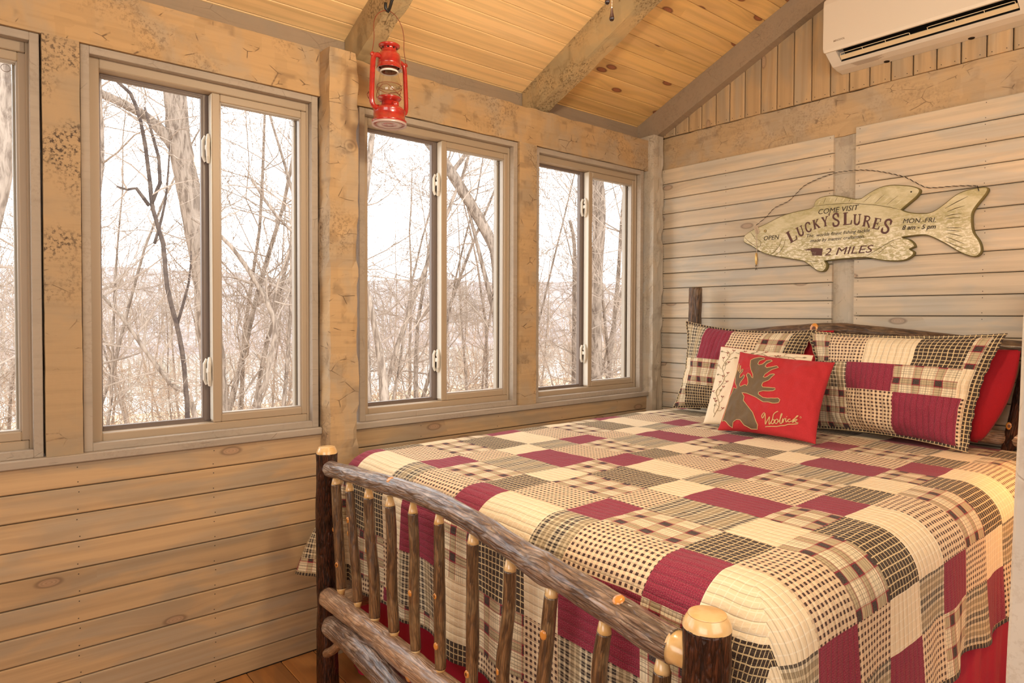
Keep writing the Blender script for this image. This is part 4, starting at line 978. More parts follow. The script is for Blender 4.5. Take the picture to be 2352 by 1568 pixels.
# ================================================================== WALL HEAT PUMP
M['ac'] = plain('cream_white_plastic', (.70, .62, .52), .42, .45); M['ac2'] = plain('white_plastic_underside', (.66, .61, .54), .4, .45); M['acdk'] = plain('dark_fan_slot', (.012, .010, .008), .8, .2)
M['louver'] = plain('cream_louver', (.72, .58, .38), .35, .5); M['tex'] = plain('grey_brown_print', (.42, .33, .25), .8, .2)
ac = empty('air_conditioner', (1.5, E_, 2.74)); tag(ac, 'cream white wall mounted air conditioner above the fish sign', 'air conditioner')
def acp(mb, nm, mt, par=None, sm_=False):
    o = mb.build(nm, M[mt], par or ac, sm_)
    if par is None: o.matrix_local = Matrix.Translation((-1.5, -E_, -2.74))
    return o
def extr(prof, x0, x1, r=.012):
    """profile (y,z) swept along x with rounded ends"""
    mb = MB(); cy = sum(p[0] for p in prof)/len(prof); cz = sum(p[1] for p in prof)/len(prof); K = []
    for x, s_ in ((x0, .0), (x0+r*.15, .5), (x0+r*.5, .85), (x0+r, 1), (x1-r, 1), (x1-r*.5, .85), (x1-r*.15, .5), (x1, 0)): K.append((x, r*(1-s_)))
    V = []
    for x, ins in K:
        for (y, z) in prof:
            d = Vector((y-cy, z-cz)); L = d.length; d = d*(1-ins/L if L else 1); V.append((x, cy+d.x, cz+d.y))
    n = len(prof); k = len(K)
    mb.add(V, [(i*n+j, i*n+(j+1) % n, (i+1)*n+(j+1) % n, (i+1)*n+j) for i in range(k-1) for j in range(n)]+[tuple(range(n-1, -1, -1)), tuple((k-1)*n+j for j in range(n))]); return mb
X0, X1 = 1.116, 1.925
yf = E_-.2
body = [(E_-.001, 2.585), (E_-.001, 2.885), (E_-.15, 2.895), (E_-.188, 2.88), (E_-.188, 2.655), (E_-.180, 2.648), (E_-.130, 2.660), (E_-.105, 2.640), (E_-.150, 2.618), (E_-.125, 2.602), (E_-.07, 2.588)]
body = [(E_-.001, 2.590), (E_-.001, 2.888), (E_-.165, 2.892), (E_-.186, 2.878), (E_-.187, 2.650), (E_-.178, 2.6465), (E_-.130, 2.690), (E_-.085, 2.655), (E_-.124, 2.6090), (E_-.105, 2.5990), (E_-.06, 2.592)]
bo = acp(extr(body, X0, X1, .006), 'casing', 'ac2')
fp = [(E_-.189, 2.6440), (E_-.189, 2.885), (E_-.172, 2.902), (E_-.178, 2.906), (yf+.004, 2.892), (yf, 2.870), (yf, 2.656), (yf+.004, 2.6440)]
fo_ = extr(fp, X0-.002, X1+.002, .010); fpn = acp(fo_, 'front_panel', 'ac')
mb = MB()
for (a, b) in ((X0+.004, X0+.052), (X1-.06, X1-.004)):
    mb = MB(); mb.add([(a, E_-.186, 2.645), (b, E_-.186, 2.645), (b, E_-.124, 2.6085), (a, E_-.124, 2.6085), (a, E_-.10, 2.66), (b, E_-.10, 2.66)], [(0, 3, 2, 1), (0, 1, 5, 4), (2, 3, 4, 5), (0, 4, 3), (1, 2, 5)]); acp(mb, 'end_cheek', 'ac2')
mb = MB(); A_, B_ = X0+.053, X1-.061
mb.add([(x, y, z) for x in (A_, B_) for (y, z) in ((E_-.1795, 2.6450), (E_-.1310, 2.6885), (E_-.0865, 2.6545), (E_-.1265, 2.6095))], [(0, 4, 5, 1), (1, 5, 6, 2), (2, 6, 7, 3)]); acp(mb, 'fan_slot', 'acdk')
mb = MB(); mb.add([(A_+.002, E_-.150, 2.6285), (B_-.002, E_-.150, 2.6285), (B_-.002, E_-.130, 2.6165), (A_+.002, E_-.130, 2.6165), (A_+.002, E_-.148, 2.632), (B_-.002, E_-.148, 2.632), (B_-.002, E_-.128, 2.620), (A_+.002, E_-.128, 2.620)], [(0, 3, 2, 1), (4, 5, 6, 7), (0, 1, 5, 4), (1, 2, 6, 5), (2, 3, 7, 6), (3, 0, 4, 7)]); acp(mb, 'louver', 'louver')
mb = MB()
for (a, b) in ((X0+.060, 1.475), (1.545, X1-.07)):
    mb.tube([(a, E_-.149, 2.630), (a, E_-.158, 2.637), (a+.008, E_-.159, 2.638), (b-.008, E_-.159, 2.638), (b, E_-.158, 2.637), (b, E_-.149, 2.630)], .0015, 6)
    for q in (1/3, 2/3): mb.tube([(a+(b-a)*q, E_-.159, 2.638), (a+(b-a)*q, E_-.149, 2.630)], .0013, 6)
acp(mb, 'louver_wire', 'louver')['kind'] = 'stuff'
mb = MB()
for k in range(6):
    y0_ = E_-.099+.0062*k; z0_ = 2.599-(y0_-(E_-.105))*.1556-.0007
    mb.add([(X0+.085+.003*k, y0_, z0_), (X0+.225-.012*(k % 3), y0_, z0_), (X0+.225-.012*(k % 3), y0_+.0030, z0_-.0004), (X0+.085+.003*k, y0_+.0030, z0_-.0004)], [(0, 1, 2, 3)])
acp(mb, 'printed_notice', 'tex')
o = text('MRCOOL', X0+.048, 2.685, .052, .012, ac, M['tex'], .0, y=0, nm='brand_lettering', bold=.0004); o.location = (X0+.048-1.5, -.2006, 2.683-2.74)
for xx in (1.33, 1.67):
    mb = MB(); mb.tube([(xx, E_-.016, 2.5915), (xx, E_-.016, 2.5885)], [.013, .012], 14); acp(mb, 'clip_recess', 'dark')

# ================================================================== LANTERN
g = G('red_lantern_enamel', .22, .6, .6); g.col(g.mix(g.step(g.noise(g.coord(), 40, 3), .45, .75), (.38, .020, .012), (.27, .016, .012))); M['lred'] = g.m
M['lwhite'] = plain('white_enamel_rim', (.75, .70, .66), .35, .5); M['lbase'] = plain('galvanised_base', (.55, .42, .40), .35, .5, .3)
M['wire'] = plain('rusty_red_wire', (.20, .035, .015), .5, .4); M['iron'] = plain('black_iron_hook', (.018, .016, .015), .35, .5, .3)
g = G('lantern_glass', 0.0, .5); g.t.nodes.remove(g.b); tr = g.n('ShaderNodeBsdfTransparent'); tr.inputs[0].default_value = (.90, .90, .87, 1); gl = g.n('ShaderNodeBsdfGlossy'); gl.inputs['Roughness'].default_value = .03
fr = g.n('ShaderNodeFresnel'); fr.inputs[0].default_value = 1.75; mx = g.n('ShaderNodeMixShader'); g.t.links.new(g.m_('MULTIPLY', fr.outputs[0], g.m_('SUBTRACT', 1.0, g.n('ShaderNodeNewGeometry').outputs['Backfacing'])), mx.inputs[0]); g.t.links.new(tr.outputs[0], mx.inputs[1]); g.t.links.new(gl.outputs[0], mx.inputs[2]); g.t.links.new(mx.outputs[0], g.t.nodes['Material Output'].inputs[0]); M['lglass'] = g.m
LA = empty('oil_lantern', (.312, 1.262, 2.125), math.radians(97.6)); tag(LA, 'red oil lantern with glass chimney hanging from the near rafter', 'lantern')
def lt(prof, nm, mt, n=40, par=None, caps=True): mb = MB(); mb.lathe(prof, n, caps=caps); return mb.build(nm, M[mt], par or LA, True)
lt([(.066, .008), (.067, .003), (.067, 0), (.0655, -.001), (.060, .004), (.050, .005), (.048, .002), (.030, .003), (.028, .006), (.014, .006), (.013, .003), (.001, .002)], 'base_plate', 'lbase')
lt([(.060, .004), (.067, .010), (.067, .016), (.0605, .020), (.0605, .050), (.0625, .053), (.0605, .057), (.052, .066), (.036, .073), (.030, .078), (.0295, .092), (.020, .093)], 'fuel_tank', 'lred', par=None)
mb = MB(); mb.lathe([(.013, .060), (.013, .080), (.0115, .083), (.002, .084)], 20, (.0, -.040, 0)); mb.build('fuel_cap', M['lred'], LA, True)
lt([(.022, .090), (.036, .092), (.044, .100), (.047, .104), (.045, .106), (.030, .100), (.020, .098)], 'burner_gallery', 'lred')
lt([(.020, .092), (.032, .098), (.033, .104), (.014, .112), (.006, .118), (.0005, .119)], 'burner', 'lred')
lt([(.030, .105), (.038, .112), (.0455, .128), (.0465, .142), (.043, .165), (.0375, .190), (.0335, .208), (.0330, .224)], 'glass_globe', 'lglass', 48, caps=False)
lt([(.0300, .205), (.0345, .202), (.0362, .206), (.0345, .210), (.0300, .209)], 'globe_rim', 'lwhite', 40, caps=False)
lt([(.030, .206), (.0305, .240), (.028, .240), (.0275, .206)], 'inner_chimney', 'wire', 32, caps=False)
lt([(.0400, .224), (.0465, .2155), (.0490, .2150), (.0495, .2165), (.0462, .226), (.0450, .232)], 'hood_flange', 'lred', 40, caps=False)
lt([(.0400, .2235), (.0462, .2150), (.0488, .2142)], 'flange_lining', 'lwhite', 40, caps=False)
lt([(.036, .228), (.0450, .228), (.0455, .236), (.0440, .262), (.0400, .274), (.0320, .280), (.0300, .286), (.0310, .288), (.028, .289)], 'hood', 'lred')
lt([(.028, .286), (.0285, .304), (.0275, .305), (.027, .290)], 'vent_collar', 'lred')
lt([(.030, .296), (.0400, .302), (.0415, .307), (.0400, .3085), (.034, .306), (.028, .311), (.010, .314), (.001, .314)], 'vent_cap', 'lred')
mb = MB()
for k in range(8):
    a = 2*PI*k/8; mb.box((.0282*math.cos(a)-.003, .0282*math.sin(a)-.003, .291), (.0282*math.cos(a)+.003, .0282*math.sin(a)+.003, .301), .001)
mb.build('vent_hole', M['dark'], LA)
for s_ in (1, -1):
    mb = MB(); P = smoothpath([Vector((s_*a, 0, b)) for a, b in ((.048, .060), (.062, .056), (.076, .064), (.0815, .085), (.0800, .14), (.0770, .20), (.0745, .235), (.068, .252), (.054, .257), (.040, .254))], .008)
    mb.tube(P, .0088, 14, flat=1.15); tb = mb.build('side_tube', M['lred'], LA, True)
    mb = MB(); mb.tube([p+Vector((s_*.0083, 0, 0)) for p in P[4:-6]], .0022, 6); mb.build('tube_bead', M['lred'], tb, True)
    mb = MB(); mb.tube([(s_*.078, -.004, .253), (s_*.078, .004, .253)], .0085, 14); mb.tube([(s_*.070, 0, .248), (s_*.080, 0, .253)], .004, 8); mb.build('bail_lug', M['lred'], tb, True)
mb = MB(); mb.tube(smoothpath([Vector(p) for p in ((.080, .002, .255), (.081, .004, .275), (.0735, .004, .315), (.0755, .006, .360), (.066, .006, .400), (.040, .004, .430), (.008, 0, .440), (-.020, 0, .436), (-.052, .002, .412), (-.068, .004, .375), (-.068, .003, .32), (-.074, .002, .28), (-.080, .002, .255))], .008), .0014, 6); mb.build('bail_handle', M['wire'], LA, True)
mb = MB()
for s_ in (1, -1):
    mb.tube(smoothpath([Vector((.049*math.cos(a), .049*math.sin(a), .150-.042*abs(math.sin((a-s_*.6)))**1.2)) for a in [i*2*PI/16 for i in range(17)]], .01), .0010, 5)
torus_pts = [Vector((.046*math.cos(a), .046*math.sin(a), .152)) for a in [i*2*PI/24 for i in range(25)]]; mb.tube(torus_pts, .0010, 5, False)
mb.build('globe_guard', M['wire'], LA, True)
mb = MB(); mb.tube([(.010, 0, .310), (.006, .014, .322), (-.006, .014, .322), (-.010, 0, .310)], .0011, 5); mb.build('lift_ring', M['wire'], LA, True); mb = MB(); mb.tube([(-.088, .01, .085), (-.092, .014, .100), (-.086, .012, .112)], .0018, 6); mb.build('lift_lever', M['wire'], LA, True)
hk = MB(); hx, hy = .312, 1.262
hk.tube(smoothpath([Vector(p) for p in ((hx+.02, 1.300, 2.64), (hx+.006, 1.275, 2.615), (hx, hy+.006, 2.590), (hx, hy, 2.572), (hx, hy-.006, 2.562), (hx+.002, hy-.016, 2.570), (hx+.004, hy-.018, 2.590))], .006), .0062, 10); hk = hk.build('iron_hook', M['iron'], None, True); tag(hk, 'black iron hook in the near rafter, holding the red lantern', 'hook')

# ================================================================== CEILING FAN (above the picture; its pull chains hang into it)
M['bronze'] = plain('dark_bronze_fan_metal', (.05, .03, .02), .35, .5, .6); M['blade'] = plain('dark_wood_fan_blade', (.10, .05, .025), .5, .4); M['chain'] = plain('pink_brass_chain', (.60, .36, .26), .3, .5, .6)
g = G('frosted_lamp_glass', .4, .4); g.col((.9, .8, .65)); g.b.inputs['Emission Color'].default_value = (1, .80, .52, 1); g.b.inputs['Emission Strength'].default_value = 1.6; M['lampglass'] = g.m
fx_, fy_ = 1.545, 1.19
fan = empty('ceiling_fan', (fx_, fy_, 2.52)); tag(fan, 'dark ceiling fan above the bed whose two pull chains hang down', 'ceiling fan')
mb = MB(); mb.lathe([(.012, .09), (.012, ceilz(fx_)-2.52-.05)], 12); mb.lathe([(.03, ceilz(fx_)-2.52-.07), (.07, ceilz(fx_)-2.52+.02)], 20); mb.build('down_rod', M['bronze'], fan)
mb = MB(); mb.lathe([(.04, -.02), (.09, 0), (.11, .03), (.10, .07), (.04, .095)], 28); mb.build('motor_housing', M['bronze'], fan, True)
for k in range(4):
    a = PI/4+k*PI/2; mb = MB(); d = Vector((math.cos(a), math.sin(a), 0)); e = Vector((-math.sin(a), math.cos(a), .18))
    P = [d*.10-e*.02, d*.10+e*.02, d*.18+e*.045, d*.48+e*.055, d*.52+e*.03, d*.52-e*.03, d*.48-e*.055, d*.18-e*.045]; P = [p+Vector((0, 0, .05)) for p in P]
    mb.add(P+[p+Vector((0, 0, .006)) for p in P], [tuple(range(8)), tuple(range(15, 7, -1))]+[(i, (i+1) % 8, 8+(i+1) % 8, 8+i) for i in range(8)]); mb.build('blade', M['blade'], fan)
mb = MB(); mb.lathe([(.04, -.02), (.085, -.035), (.095, -.065), (.07, -.10), (.03, -.118), (.001, -.12)], 28); mb.build('light_bowl', M['lampglass'], fan, True)
def chain(x, y, zt, zb_):
    mb = MB(); z = zt
    while z > zb_: mb.lathe([(.0003, -.0012), (.0012, 0), (.0003, .0012)], 6, (x, y, z)); z -= .0035
    mb.tube([(x, y, zt), (x, y, zb_)], .0004, 4); c = mb.build('pull_chain', M['chain'], fan)
    mb = MB(); mb.lathe([(.0012, .0345), (.0025, .030), (.0036, .020), (.0060, .010), (.0062, .005), (.0045, .0015), (.0015, 0)], 18, (x, y, zb_-.034)); f = mb.build('fob', M['bladk'], c, True)
M['bladk'] = plain('dark_wood_fob', (.02, .008, .006), .2, .6, 0, .6)
chain(1.528-fx_, 1.188-fy_, -.08, 2.118-2.52+.009); chain(1.5285-fx_-.004, 1.182-fy_-.006, -.08, 2.152-2.52+.012)

# ================================================================== BEDSIDE LAMP AND TABLE (just beyond the right edge)
tb = empty('nightstand', (2.46, 2.76, 0)); tag(tb, 'small wooden nightstand right of the bed, beyond the picture', 'table')
mb = MB(); mb.box((-.19, -.18, .60), (.19, .18, .63), .004); mb.build('tabletop', M['peel'], tb)
for sx in (-1, 1):
    for sy in (-1, 1): mb = MB(); mb.tube([(sx*.16, sy*.15, 0), (sx*.16, sy*.15, .60)], .018, 10); mb.build('leg', M['bark_mid'], tb)
mb = MB(); mb.box((-.16, -.15, .50), (.16, .15, .60), .003); mb.build('drawer_box', M['bark_mid'], tb)
lp = empty('bedside_lamp', (2.46, 2.74, .63)); tag(lp, 'bedside lamp on the nightstand, beyond the picture', 'lamp')
mb = MB(); mb.lathe([(.07, 0), (.07, .015), (.02, .03), (.03, .12), (.045, .20), (.02, .33), (.01, .36), (.008, .55)], 24); mb.build('lamp_base', M['bronze'], lp, True)
g = G('parchment_shade', .9, .1); g.col((.85, .66, .42)); g.b.inputs['Transmission Weight'].default_value = .0; g.b.inputs['Emission Color'].default_value = (1, .62, .28, 1); g.b.inputs['Emission Strength'].default_value = .8; M['shade'] = g.m
mb = MB(); mb.lathe([(.17, .56), (.11, .80)], 32, caps=False); mb.build('lamp_shade', M['shade'], lp, True)
# ================================================================== OUTSIDE
def matte(name, a, b, sc=3, rough=.95, det=4):
    g = G(name, rough, .08); o = g.coord(); g.col(g.mix(g.step(g.noise(o, sc, det, .5, .65), .35, .68), a, b)); return g.m
g = G('grey_brown_tree_bark', .95, .05); o_ = g.coord(); nb = g.noise(g.scale(o_, (22, 22, 5)), 1.0, 5, .6, .65)
g.col(g.mix(g.step(nb, .36, .62), (.14, .10, .075), (.32, .245, .19))); g.bump(nb, .8, .01); M['tbark'] = g.m
M['tbark2'] = matte('dark_vine_bark', (.06, .042, .035), (.12, .085, .065), 12)
M['twig'] = matte('pale_brown_twigs', (.25, .19, .145), (.37, .285, .225), 2)
M['twig2'] = matte('tan_brush_twigs', (.33, .22, .145), (.42, .30, .21), 2)
M['leafy'] = matte('dry_clinging_leaves', (.12, .07, .045), (.20, .12, .08), 5)
M['ground'] = matte('leaf_litter_ground', (.42, .28, .17), (.60, .46, .32), 1.2)
M['hill'] = matte('hazed_wooded_hillside', (.20, .165, .16), (.34, .29, .275), .12, det=8)  # pale lilac-grey puts the distance haze into the woods' colour
g = G('river_water', .06, .5); o_ = g.coord(); nw = g.noise(g.scale(o_, (.9, .16, 1)), 1.0, 4, .5); g.col((.20, .19, .13)); g.bump(nw, .25, .06); M['water'] = g.m

V = []; F = []
xs_ = [-.20, -1, -3, -8, -15, -22, -27, -29.5, -31, -34]; zs = [-2.0, -2.05, -2.2, -2.4, -2.5, -2.6, -2.65, -2.8, -3.4, -3.9]
ys = [-60+4*i for i in range(60)]
for x, z in zip(xs_, zs):
    for y in ys: V.append((x+(1.5*noise.noise(Vector((y*.06, 0, 0))) if x < -25 else 0), y, z+.12*noise.noise(Vector((x*.3, y*.3, 0)))))
n = len(ys); F = [(i*n+j, (i+1)*n+j, (i+1)*n+j+1, i*n+j+1) for i in range(len(xs_)-1) for j in range(n-1)]
tag(obj('ground', mesh('ground', V, F, M['ground'])), 'leaf covered river bank outside the windows', kind='structure')
mb = MB(); mb.box((-90, -120, -3.75), (-31, 260, -3.5)); o = mb.build('river', M['water']); tag(o, 'pale river between the cabin and the wooded hill', 'river', kind='structure')
V = []; F = []; ny = 90; nx = 26
for i in range(nx):
    for j in range(ny):
        t = i/(nx-1); x = -83-220*t; y = -150+7.5*j
        rg = 19+6*noise.noise(Vector((y*.011, 3, 0)))+.012*y*(1 if y > 0 else 0)
        z = -3.7+(1.4*min(1, t*9))+max(0, (t-.10)/.9)**1.05*(rg+2.5)+1.6*t*noise.noise(Vector((x*.05, y*.05, 0)))
        V.append((x, y, z))
F = [(i*ny+j, (i+1)*ny+j, (i+1)*ny+j+1, i*ny+j+1) for i in range(nx-1) for j in range(ny-1)]
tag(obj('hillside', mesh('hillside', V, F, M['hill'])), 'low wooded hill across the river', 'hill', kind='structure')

def grow(mb, p, d, L, r, dep, q, k0=0, wob=.22, up=.05, rmin=.0035, nchild=(3, 5)):
    """recursive bare branch; big limbs round, twigs three-sided"""
    n = 7 if dep >= 3 else 5 if dep == 2 else 4 if dep == 1 else 3
    P = [p.copy()]; dd = d.normalized(); dirs = [dd.copy()]
    for i in range(n):
        dd = (dd+Vector((q.gauss(0, wob), q.gauss(0, wob), q.gauss(0, wob)+up))).normalized(); P.append(P[-1]+dd*(L/n)); dirs.append(dd.copy())
    rr = [max(rmin*.7, r*(1-.72*i/n)) for i in range(n+1)]
    mb.tube(P, rr, 7 if dep >= 3 else 5 if dep == 2 else 3, False)
    if dep <= 0: return
    for c in range(q.randint(*nchild)+(1 if dep > 1 else 0)):
        t = q.uniform(.22 if dep > 2 else .15, .97); i = min(int(t*n), n-1); a = dirs[i]; s_ = a.orthogonal().normalized(); s_.rotate(Matrix.Rotation(q.uniform(0, 2*PI), 3, a))
        ang = q.uniform(.45, .95); nd = a*math.cos(ang)+s_*math.sin(ang)
        grow(mb, P[i]+(P[i+1]-P[i])*(t*n-i), nd, L*q.uniform(.38, .68), max(rmin, rr[i]*q.uniform(.35, .62)), dep-1, q, 0, wob, up, rmin, nchild)
def limbs(mb, pts, radii, q, sprouts, dep=2, L=.9, side=None, z0=-9):
    P = smoothpath([Vector(p) for p in pts], .12); n = len(P)
    rr = []
    for i in range(n):
        t = i/(n-1)*(len(radii)-1); k = min(int(t), len(radii)-2); rr.append(radii[k]+(radii[k+1]-radii[k])*(t-k))
    mb.tube(P, rr, 12 if max(radii) > .05 else 7, True, .10, q.random()*9)
    for c in range(sprouts):
        i = q.randrange(1, n-1); a = (P[i+1]-P[i]).normalized(); s_ = a.orthogonal().normalized(); s_.rotate(Matrix.Rotation(q.uniform(0, 2*PI), 3, a))
        grow(mb, P[i], (s_+a*.5), L*q.uniform(.5, 1.2), min(.012, rr[i]*.45), dep, q, wob=.26, up=.03, rmin=.0028, nchild=(2, 4))
def hero(nm, label, parts, mat, cat='tree', seed=1):
    q = random.Random(seed); root = empty(nm, parts[0][0][0]); tag(root, label, cat)
    for k, (pts, rad, spr, dep, L) in enumerate(parts):
        mb = MB(); limbs(mb, pts, rad, q, 0, dep, L); o = mb.build('trunk' if k == 0 else 'limb', M[mat], root, True); o.matrix_local = Matrix.Translation(-Vector(parts[0][0][0]))
        if spr:
            mb = MB(); qs = random.Random(seed*31+k); P = smoothpath([Vector(p) for p in pts], .12); n = len(P)
            for c in range(spr):
                i = qs.randrange(1, n-1); a = (P[i+1]-P[i]).normalized(); s_ = a.orthogonal().normalized(); s_.rotate(Matrix.Rotation(qs.uniform(0, 2*PI), 3, a))
                grow(mb, P[i], s_+a*.4, L*qs.uniform(.5, 1.2), .009, dep, qs, wob=.26, up=.03, rmin=.0030, nchild=(2, 4))
            o = mb.build('twigs', M['twig'], root); o['kind'] = 'stuff'; o.matrix_local = Matrix.Translation(-Vector(parts[0][0][0]))
gz = -2.3
hero('leaning_tree', 'thick leaning tree trunk seen through the near window', [
    ([(-6.12, 2.50, gz), (-6.10, 2.36, .3), (-6.11, 2.25, 1.84), (-6.13, 2.17, 2.37), (-6.16, 2.08, 2.95), (-6.18, 1.98, 3.57), (-6.19, 1.95, 4.06), (-6.2, 1.91, 4.55), (-6.21, 1.84, 6.2)], [.17, .15, .135, .125, .12], 16, 2, 1.2),
    ([(-6.18, 1.96, 3.40), (-6.22, 1.80, 3.60), (-6.25, 1.62, 3.76), (-6.29, 1.43, 3.85), (-6.32, 1.21, 3.93), (-6.36, .7, 4.05)], [.085, .055, .045, .04], 14, 2, 1.1)], 'tbark', seed=3)
hero('climbing_vine', 'dark twisting vine in front of the leaning trunk', [
    ([(-4.21, 1.62, gz), (-4.21, 1.6, .28), (-4.22, 1.59, .65), (-4.22, 1.56, 1.03), (-4.23, 1.51, 1.32), (-4.25, 1.44, 1.65), (-4.26, 1.41, 2.05), (-4.27, 1.33, 2.37), (-4.28, 1.31, 2.61), (-4.28, 1.28, 2.89), (-4.29, 1.24, 3.16), (-4.3, 1.16, 3.41), (-4.32, 1.0, 3.55)], [.03, .026, .022, .02, .015], 10, 2, .6),
    ([(-4.27, 1.30, 2.40), (-4.29, 1.20, 2.55), (-4.3, 1.13, 2.53), (-4.32, 1.05, 2.55)], [.018, .014, .008], 2, 1, .3),
    ([(-4.27, 1.32, 2.42), (-4.26, 1.39, 2.62), (-4.26, 1.38, 2.85), (-4.27, 1.33, 3.06), (-4.28, 1.27, 3.30)], [.018, .014, .011], 4, 1, .4),
    ([(-4.27, 1.34, 2.05), (-4.25, 1.43, 2.45), (-4.24, 1.47, 2.99)], [.014, .010, .006], 4, 1, .4),
    ([(-4.23, 1.52, 1.30), (-4.22, 1.62, 1.7), (-4.21, 1.64, 2.0)], [.014, .012, .006], 4, 1, .4)], 'tbark2', 'vine', 5)
hero('arching_sapling', 'bent sapling arching across the right pane of the near window', [
    ([(-5.0, 2.45, gz), (-5.0, 2.51, .22), (-4.97, 2.59, .61), (-4.93, 2.69, 1.16), (-4.94, 2.66, 1.41), (-5.0, 2.51, 1.75), (-5.05, 2.34, 2.04), (-5.1, 2.16, 2.26), (-5.18, 1.88, 2.45)], [.04, .034, .034, .03, .02], 14, 2, .9),
    ([(-4.94, 2.66, 1.42), (-4.93, 2.72, 1.75), (-4.92, 2.9, 2.3), (-4.9, 3.0, 2.9)], [.012, .010, .006], 6, 2, .6),
    ([(-4.81, 3.02, 2.22), (-4.92, 2.73, 2.5), (-5.01, 2.47, 2.9)], [.018, .016, .013], 4, 1, .5),
    ([(-4.9, 3.0, 2.35), (-4.97, 2.60, 2.50), (-5.05, 2.25, 2.58)], [.010, .008, .006], 6, 2, .5)], 'tbark', seed=7)
hero('fallen_sapling', 'slanting sapling low in the near window', [
    ([(-4.66, 1.95, gz), (-4.68, 1.80, .25), (-4.74, 1.56, .7), (-4.78, 1.34, 1.05), (-4.8, 1.19, 1.31), (-4.85, .9, 1.7)], [.05, .035, .024, .014], 18, 2, .9)], 'tbark', seed=9)
hero('diagonal_tree', 'diagonal tree trunk crossing the right pane behind the lantern window', [
    ([(-5.2, 6.28, gz), (-5.23, 6.22, .23), (-5.25, 6.19, 1.16), (-5.27, 6.17, 2.22), (-5.35, 6.06, 2.62), (-5.55, 5.79, 3.21), (-5.72, 5.55, 3.66), (-5.86, 5.33, 4.01), (-6.04, 5.03, 4.47), (-6.4, 4.5, 5.4)], [.095, .085, .085, .08, .075], 22, 2, 1.2),
    ([(-5.29, 6.14, 1.43), (-5.39, 6.01, 2.09), (-5.51, 5.85, 2.88), (-5.57, 5.77, 3.3)], [.04, .03, .02], 8, 2, .8),
    ([(-5.68, 5.62, 3.55), (-5.5, 5.85, 3.95), (-5.4, 6.05, 4.4)], [.04, .03, .02], 7, 2, .8)], 'tbark', seed=11)
hero('straight_tree', 'pale straight trunk at the left edge of the lantern window', [
    ([(-5.43, 4.10, gz), (-5.43, 4.06, .95), (-5.45, 4.03, 1.88), (-5.45, 4.02, 2.57), (-5.41, 4.1, 3.27), (-5.40, 4.2, 4.2)], [.10, .085, .075, .05, .03], 14, 2, 1.1),
    ([(-4.30, 3.88, gz), (-4.43, 3.82, .16), (-4.45, 3.79, .74), (-4.48, 3.72, 1.21), (-4.54, 3.60, 1.9)], [.09, .075, .06, .02], 8, 2, .8)], 'tbark', seed=13)
hero('rough_barked_tree', 'upright rough-barked tree in the corner window', [
    ([(-4.9, 8.03, gz), (-4.94, 8.01, .86), (-4.93, 8.01, 2.02), (-4.9, 8.05, 3.03), (-4.93, 8.02, 3.75), (-5.0, 7.9, 5.6)], [.115, .105, .10, .09], 26, 2, 1.2)], 'tbark', seed=15)
hero('broken_snag', 'broken grey snag beside the rough-barked tree', [
    ([(-5.9, 8.47, gz), (-5.9, 8.47, 1.6), (-5.91, 8.46, 2.71), (-5.97, 8.40, 3.14)], [.075, .06, .045, .03], 12, 2, 1.0)], 'tbark', seed=17)
hero('edge_tree', 'thick trunk cut off by the left edge of the picture', [
    ([(-4.4, -.05, gz), (-4.4, .03, .39), (-4.4, .05, 1.11), (-4.4, .13, 1.97), (-4.4, .21, 2.41), (-4.39, .26, 2.82), (-4.4, .24, 3.28), (-4.4, .23, 4.4)], [.08, .07, .06, .075, .06], 18, 2, 1.0)], 'tbark', seed=19)
# woodland between cabin and river: six grown trees copied with their parts
protos = []
q = random.Random(77)
for k in range(6):
    root = empty('bare_tree', (0, 0, 0)); a = MB(); H = q.uniform(6.5, 10)
    P = [Vector((0, 0, 0))]; d = Vector((q.uniform(-.2, .2), q.uniform(-.2, .2), 1)).normalized()
    for i in range(10): d = (d+Vector((q.gauss(0, .06), q.gauss(0, .06), .02))).normalized(); P.append(P[-1]+d*H/10)
    r0 = q.uniform(.03, .065); rr = [r0*(1-.8*i/10) for i in range(11)]; a.tube(P, rr, 8, True, .08, k)
    t = a.build('trunk', M['tbark'], root, True); b = MB()
    for c in range(22):
        i = q.randrange(2, 11) if c < 18 else 10; s_ = Vector((q.gauss(0, 1), q.gauss(0, 1), .5)).normalized(); grow(b, P[i], s_, H*q.uniform(.14, .32), max(.006, rr[i]*.4), 2, q, wob=.2, up=.09, rmin=.0034, nchild=(4, 6))
    o = b.build('branches', M['twig'], root); o['kind'] = 'stuff'; protos.append(root)
def copy_tree(o, par=None):
    c = o.copy(); COL.objects.link(c); c.parent = par
    for ch in o.children: copy_tree(ch, c)
    return c
kids = {p.name: list(p.children) for p in protos}
def copy_root(o):
    c = o.copy(); COL.objects.link(c)
    for ch in kids[o.name]: d = ch.copy(); COL.objects.link(d); d.parent = c
    return c
used = set(); q = random.Random(5); spots = []
for k in range(76):
    t = (k+.5)/76; ang = -.20+1.22*t+q.uniform(-.02, .02); dist = q.choice([9.5, 11, 12, 14, 17, 20, 24, 28])*q.uniform(.92, 1.05)
    x, y = 2.6-dist*math.cos(ang), dist*math.sin(ang)
    spots.append((x, y))
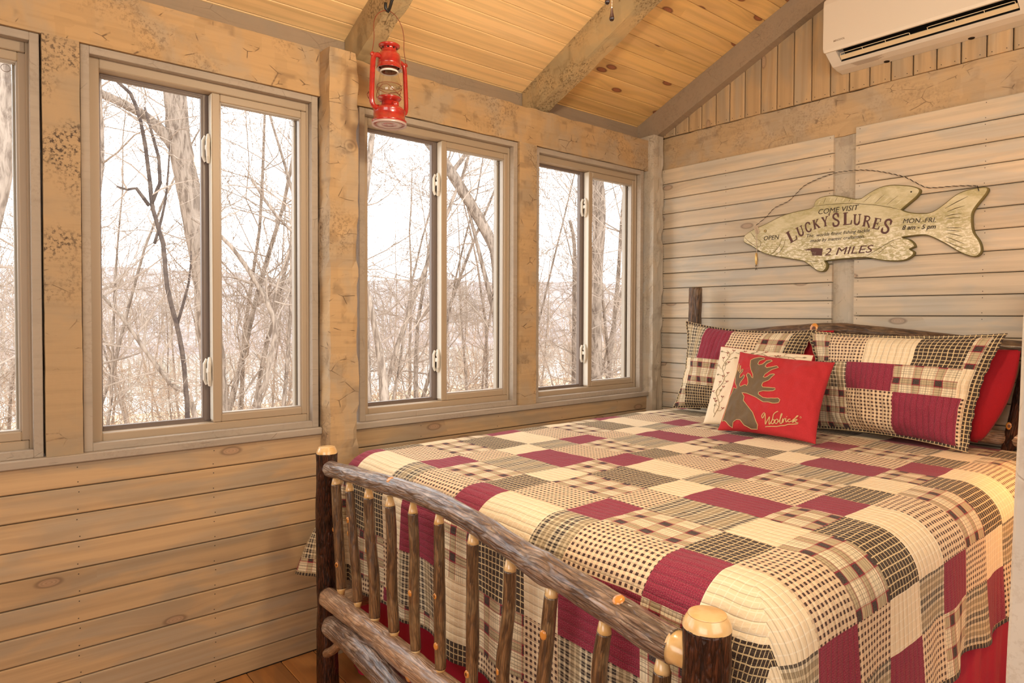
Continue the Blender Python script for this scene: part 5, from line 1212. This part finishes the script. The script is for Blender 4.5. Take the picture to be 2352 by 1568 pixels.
for k, (x, y) in enumerate(spots):
    p = protos[k % 6]; o = p if p.name not in used else copy_root(p)
    used.add(p.name); o.location = (x, y, -2.6 if x < -12 else -2.35); o.rotation_euler = (0, 0, q.uniform(0, 6.28)); s_ = q.uniform(.65, 1.15); o.scale = (s_,)*3
    tag(o, 'bare winter tree in the woods between cabin and river', 'tree', 'bare trees between the cabin and the river')
# brush thickets close to the bank
bp_ = []
for k in range(4):
    root = empty('brush_thicket', (0, 0, 0)); b = MB()
    for c in range(15):
        s_ = Vector((q.gauss(0, .38), q.gauss(0, .38), 1)).normalized(); grow(b, Vector((q.uniform(-.9, .9), q.uniform(-.9, .9), 0)), s_, q.uniform(1.6, 3.4), q.uniform(.008, .016), 2, q, wob=.17, up=.02, rmin=.0038, nchild=(3, 4))
    o = b.build('stems', M['twig2'], root); o['kind'] = 'stuff'; bp_.append(root)
kids.update({p.name: list(p.children) for p in bp_})
for k in range(52):
    t = (k+.5)/52; ang = -.20+1.22*((t*7.3) % 1); dist = q.uniform(13.0, 27)
    p = bp_[k % 4]; o = p if p.name not in used else copy_root(p); used.add(p.name)
    o.location = (2.6-dist*math.cos(ang), dist*math.sin(ang), -2.45); o.rotation_euler = (0, 0, q.uniform(0, 6.28)); s_ = q.uniform(.75, 1.25); o.scale = (s_, s_, s_*q.uniform(.9, 1.25))
    tag(o, 'tangled leafless brush on the river bank', 'bush', 'brush thickets on the bank')
# far bank woods: one mass of fine trees
b = MB(); q = random.Random(99)
for k in range(330):
    x = q.uniform(-84, -112); y = q.uniform(-45, 150); p = Vector((x, y, -2.6)); H = q.uniform(5, 10)
    b.tube([p, p+Vector((q.uniform(-.3, .3), q.uniform(-.5, .5), H))], [.12, .03], 3, False)
    for c in range(9):
        t = q.uniform(.25, .95); s_ = Vector((q.gauss(0, .5), q.gauss(0, .8), .8)).normalized(); pp = p+Vector((0, 0, H*t)); e = pp+s_*H*q.uniform(.2, .4)
        b.tube([pp, e], [.05, .02], 3, False)
        for w in range(3): b.tube([(pp+e)/2, (pp+e)/2+Vector((q.gauss(0, .5), q.gauss(0, .8), .9)).normalized()*H*.16], [.03, .015], 3, False)
o = b.build('far_bank_woods', M['twig']); tag(o, 'leafless woods along the far bank of the river', 'woods', None, 'stuff')
